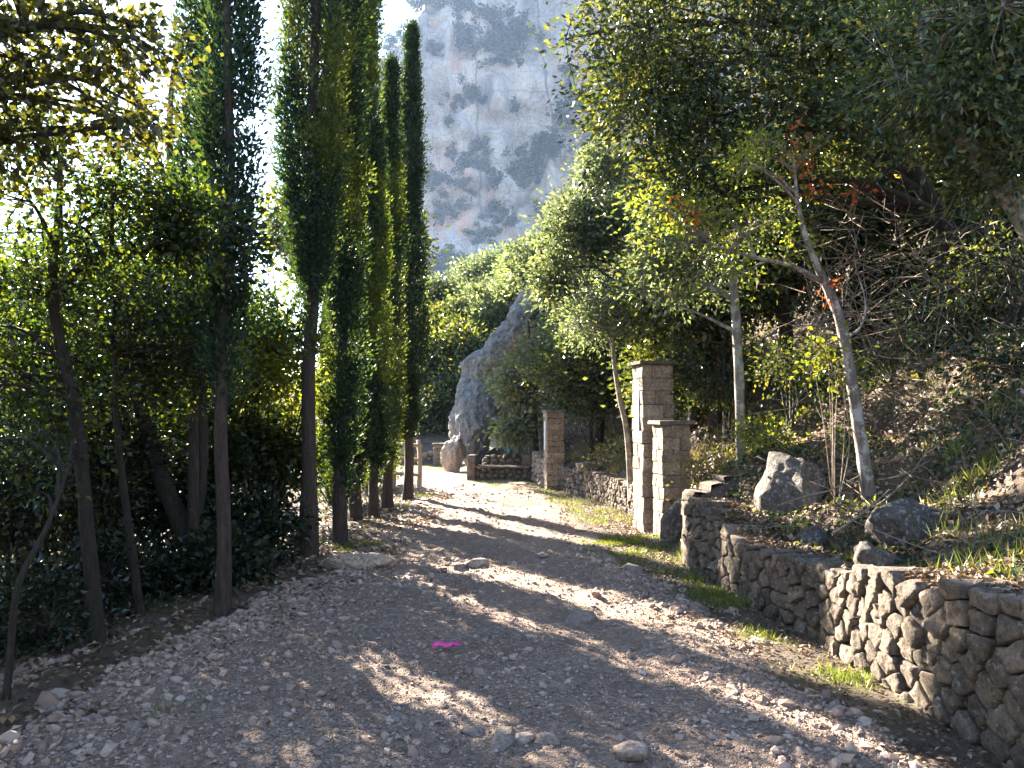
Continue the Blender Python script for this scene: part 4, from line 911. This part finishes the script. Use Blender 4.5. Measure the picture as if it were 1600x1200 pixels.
# ------------------------------------------------------------------ ground cover
def normals(x, y, e=.06):
    n = np.c_[(H(x - e, y) - H(x + e, y)) / (2 * e), (H(x, y - e) - H(x, y + e)) / (2 * e), np.ones(len(x))]; return unit(n)
def scatter_flat(name, label, m, X, Y, L, W, up=.35, cat='leaves', lift=.008):
    Z = H(X, Y) + lift; N = unit(normals(X, Y) + rng.normal(size=(len(X), 3)) * up); D = np.cross(N, rnd(len(X))); mb = MB()
    l = L * rng.uniform(.6, 1.4, len(X)); leaves(mb, np.c_[X, Y, Z + rng.random(len(X)) * .02], D, l, l * W / L, .2, N)
    tag(mb.build(name, m, None, False), label, cat, kind='stuff')
def bank_xy(n, d0, d1, y0, y1, pw=1.0):
    y = y0 + (y1 - y0) * rng.random(n); return np.interp(y, YW, XW) + d0 + (d1 - d0) * rng.random(n) ** pw, y
x, y = bank_xy(30000, .28, 3.6, 2.6, 11.5, 1.3); scatter_flat('leaf_litter', 'brown fallen leaves covering the right bank', M['litter'], x, y, .05, .03)
x, y = bank_xy(14000, .3, 5, 11.2, 21, 1.2); scatter_flat('leaf_litter', 'fallen leaves on the bank behind the pillars', M['litter'], x, y, .075, .045)
y = rng.uniform(3, 16, 12000); x = np.interp(y, YL, XL) - rng.random(12000) ** 1.2 * 3.5 + .7; scatter_flat('leaf_litter', 'brown fallen leaves under the left wood', M['litter'], x, y, .05, .032)
x, y = bank_xy(9000, -1.0, -.02, 2.4, 17, .7); scatter_flat('leaf_litter', 'brown leaf fragments along the foot of the right walls', M['litter'], x, y, .032, .02)
x, y = bank_xy(26000, .3, 5.0, 2.8, 12.5, .8); k = vn(np.c_[x, y], 1.5, 91) > -.1; scatter_flat('ivy', 'green ivy and herbs creeping over the right bank', M['oak'], x[k], y[k], .055, .044, .7, 'ivy', .03)
y = rng.uniform(4, 13, 4200); x = np.interp(y, YL, XL) - .25 - rng.random(4200) * 2.2; k = vn(np.c_[x, y], 1.5, 93) > .0; scatter_flat('ivy', 'dark ivy and herbs under the left wood', M['oak_shaded'], x[k], y[k], .055, .042, .7, 'ivy', .04)
mb = MB(); y = rng.uniform(2.2, 8.3, 5200); xx = np.interp(y, [1.7, 4.6, 5.76, 6.75, 8.35], [2.4, 2.19, 2.12, 1.98, 1.8]) + rng.random(5200) * .42
zz = np.interp(y, [1.7, 4.6, 5.76, 6.75, 8.35], [.98, .68, .5, .5, .76]) - .03 + .035 * rng.random(5200) + .02 * vn(np.c_[xx, y], 5, 3); kk = rng.random(5200) < np.clip((xx - np.interp(y, YW, XW)) * 6, .12, 1)
Nn = unit(np.array([0, 0, 1.0]) + rng.normal(size=(5200, 3)) * .4); ll = .042 * rng.uniform(.6, 1.4, 5200); leaves(mb, np.c_[xx, y, zz][kk], np.cross(Nn, rnd(5200))[kk], ll[kk], ll[kk] * .6, .2, Nn[kk])
tag(mb.build('leaf_litter', M['litter'], None, False), 'fallen leaves lying along the near wall top', 'leaves', kind='stuff')
def grass(name, label, m, spots, L=(.05, .13), wfac=.07):
    C = []; D = []; Ln = []
    for (x, y, r, n) in spots:
        n = int(n); p = rng.normal(size=(n, 2)) * r * .5 + (x, y); k = vn(p, 4, 97) > -.25; p = p[k]
        if not len(p): continue
        z = np.maximum(H(p[:, 0], p[:, 1]), -1) - .005; C.append(np.c_[p, z]); D.append(np.c_[rng.normal(size=(len(p), 2)) * .45, np.ones(len(p))]); Ln.append(rng.uniform(*L, len(p)))
    C = np.concatenate(C); D = np.concatenate(D); Ln = np.concatenate(Ln); mb = MB(); leaves(mb, C, D, Ln, np.maximum(Ln * wfac, .004), .1)
    tag(mb.build(name, m, None, False), label, 'grass', kind='stuff')
def gs(px, py, r, n): p = g(px, py); return (p[0], p[1], r, n)
verge = [gs(965, 855, .6, 5200), gs(1000, 845, .4, 3000), gs(1010, 880, .4, 900), gs(930, 800, .7, 1800), gs(960, 815, .5, 1400), gs(880, 785, .9, 2200), gs(840, 768, 1.0, 2000), gs(800, 757, 1.1, 1900), gs(770, 752, .9, 900), gs(720, 733, 1.0, 1000), gs(690, 727, .5, 400),
         gs(1110, 925, .25, 900), gs(1140, 940, .25, 900), gs(1080, 905, .25, 700), gs(1200, 990, .25, 500), gs(1320, 1055, .2, 500), gs(560, 855, .3, 700), gs(580, 850, .2, 500), gs(660, 775, .25, 500), gs(630, 790, .2, 200), gs(1055, 890, .25, 600), gs(270, 1100, .15, 80), gs(340, 985, .2, 120)]
verge = [(np.interp(y, YW, XW) - .12 - .3 * abs(random.gauss(0, 1)) if (x > np.interp(y, YW, XW) - .1) else x, y, r, n) for x, y, r, n in verge]
grass('verge_grass', 'short bright grass along the verges of the track', M['grass'], verge, (.025, .075), .09)
bk = []
for _ in range(90):
    y = random.uniform(2.8, 11); x = np.interp(y, YW, XW) + random.uniform(.3, 2.8); bk.append((x, y, .14, random.uniform(10, 50)))
bk += [(3.75, 6.4, .3, 400), (3.95, 6.6, .35, 500), (3.55, 6.7, .25, 260), (3.2, 4.9, .5, 150), (2.75, 4.7, .4, 90), (3.0, 4.4, .4, 90), (2.1, 8.75, .22, 420), (1.95, 8.65, .15, 260), (2.5, 7.1, .12, 90), (2.6, 6.0, .12, 80), (2.9, 9.3, .4, 400)]
grass('bank_grass', 'tufts of grass scattered on the right bank', M['grass'], bk, (.07, .19), .045)
sl = [(np.interp(y, YW, XW) + dx, y, .35, 280) for y in np.arange(11.4, 19, .35) for dx in (.35, .8, 1.3, 1.9, 2.6)]
grass('slope_grass', 'dry yellow grass on the slope behind the wall between the pillars', M['drygrass'], sl, (.06, .16), .07)
grass('dry_grass', 'dry straw on the near terrace and mound', M['drygrass'], [(3.0, 4.7, .6, 700), (3.8, 6.5, .5, 700), (2.4, 8.9, .4, 500), (2.7, 9.2, .4, 500), (2.7, 6.6, .3, 200), (3.0, 7.6, .6, 400)], (.05, .16), .04)

# tangle of dry twigs on the bank and under the oaks
mb = MB()
for _ in range(900):
    y = random.uniform(3, 11.5); dx = .5 + 3.6 * random.random() ** .8; x = float(np.interp(y, YW, XW)) + dx; l = random.uniform(.15, .7)
    a = np.array([x, y, h1(x, y) + .01]); d = unit(rng.normal(size=3) * np.array([1, 1, .55]) + np.array([-.2, 0, .3])); b = a + d * l; b[2] = max(b[2], a[2] - .3 * l)
    tube(mb, [a, (a + b) / 2 + rng.normal(size=3) * .06 * l, b], [.0045, .0035, .002], 3)
for _ in range(520):      # hanging dead stems under the oak canopy
    px, py = random.uniform(1250, 1600), random.uniform(330, 620); a = at(px, py, random.uniform(7.4, 10)); d = unit(rng.normal(size=3) * np.array([1, .7, .8]) + np.array([0, 0, .2])); l = random.uniform(.25, .9)
    a[2] = max(a[2], h1(a[0], a[1]) + .05); b = a + d * l; tube(mb, [a, (a + b) / 2 + rng.normal(size=3) * .09 * l, b], [.005, .004, .002], 3)
tag(mb.build('dry_twigs', M['twig']), 'tangle of dry twigs on the shaded right bank', 'twigs', kind='stuff')
for k, (pts, r, lab) in enumerate([
    ([(1215, 790, 6.9), (1260, 775, 6.8), (1300, 765, 6.8), (1345, 742, 6.9)], .010, 'long arched dead branch lying left of the pale tree foot'),
    ([(1330, 800, 6.6), (1370, 790, 6.7), (1420, 745, 6.9), (1450, 700, 7)], .008, 'thin dead branch pointing up right of the pale tree foot'),
    ([(1300, 835, 6.3), (1345, 805, 6.4), (1390, 765, 6.6)], .012, 'brown dead branch on the litter in front of the pale tree'),
    ([(1370, 750, 6.9), (1410, 742, 6.9), (1460, 715, 7.0)], .007, 'straight pale stick lying behind the pale tree')]):
    P_ = [np.maximum(q, [-99, -99, h1(q[0], q[1]) + .012]) for q in P3(pts)]; a, b = smooth_path(P_, np.linspace(r, r * .4, len(P_)), 4); mb = MB(); tube(mb, a, b, 6); o = mb.build('dead_branch', M['twig']); tag(o, lab, 'branch')

# ------------------------------------------------------------------ air
bm = bmesh.new(); bmesh.ops.create_cube(bm, size=1); me = bpy.data.meshes.new('haze'); bm.to_mesh(me); bm.free()
hz = link('haze', me); hz.location = (0, 440, 125); hz.scale = (2060, 1160, 350); tag(hz, kind='stuff', label='thin blue haze in front of the cliff', cat='haze')
m = bpy.data.materials.new('haze'); m.use_nodes = True; nt = m.node_tree; nt.nodes.clear()
out = nd(nt, 'ShaderNodeOutputMaterial'); v = nd(nt, 'ShaderNodeVolumePrincipled'); v.inputs['Color'].default_value = (.44, .62, 1, 1); v.inputs['Density'].default_value = HAZE; v.inputs['Anisotropy'].default_value = .1
nt.links.new(v.outputs[0], out.inputs['Volume']); me.materials.append(m)
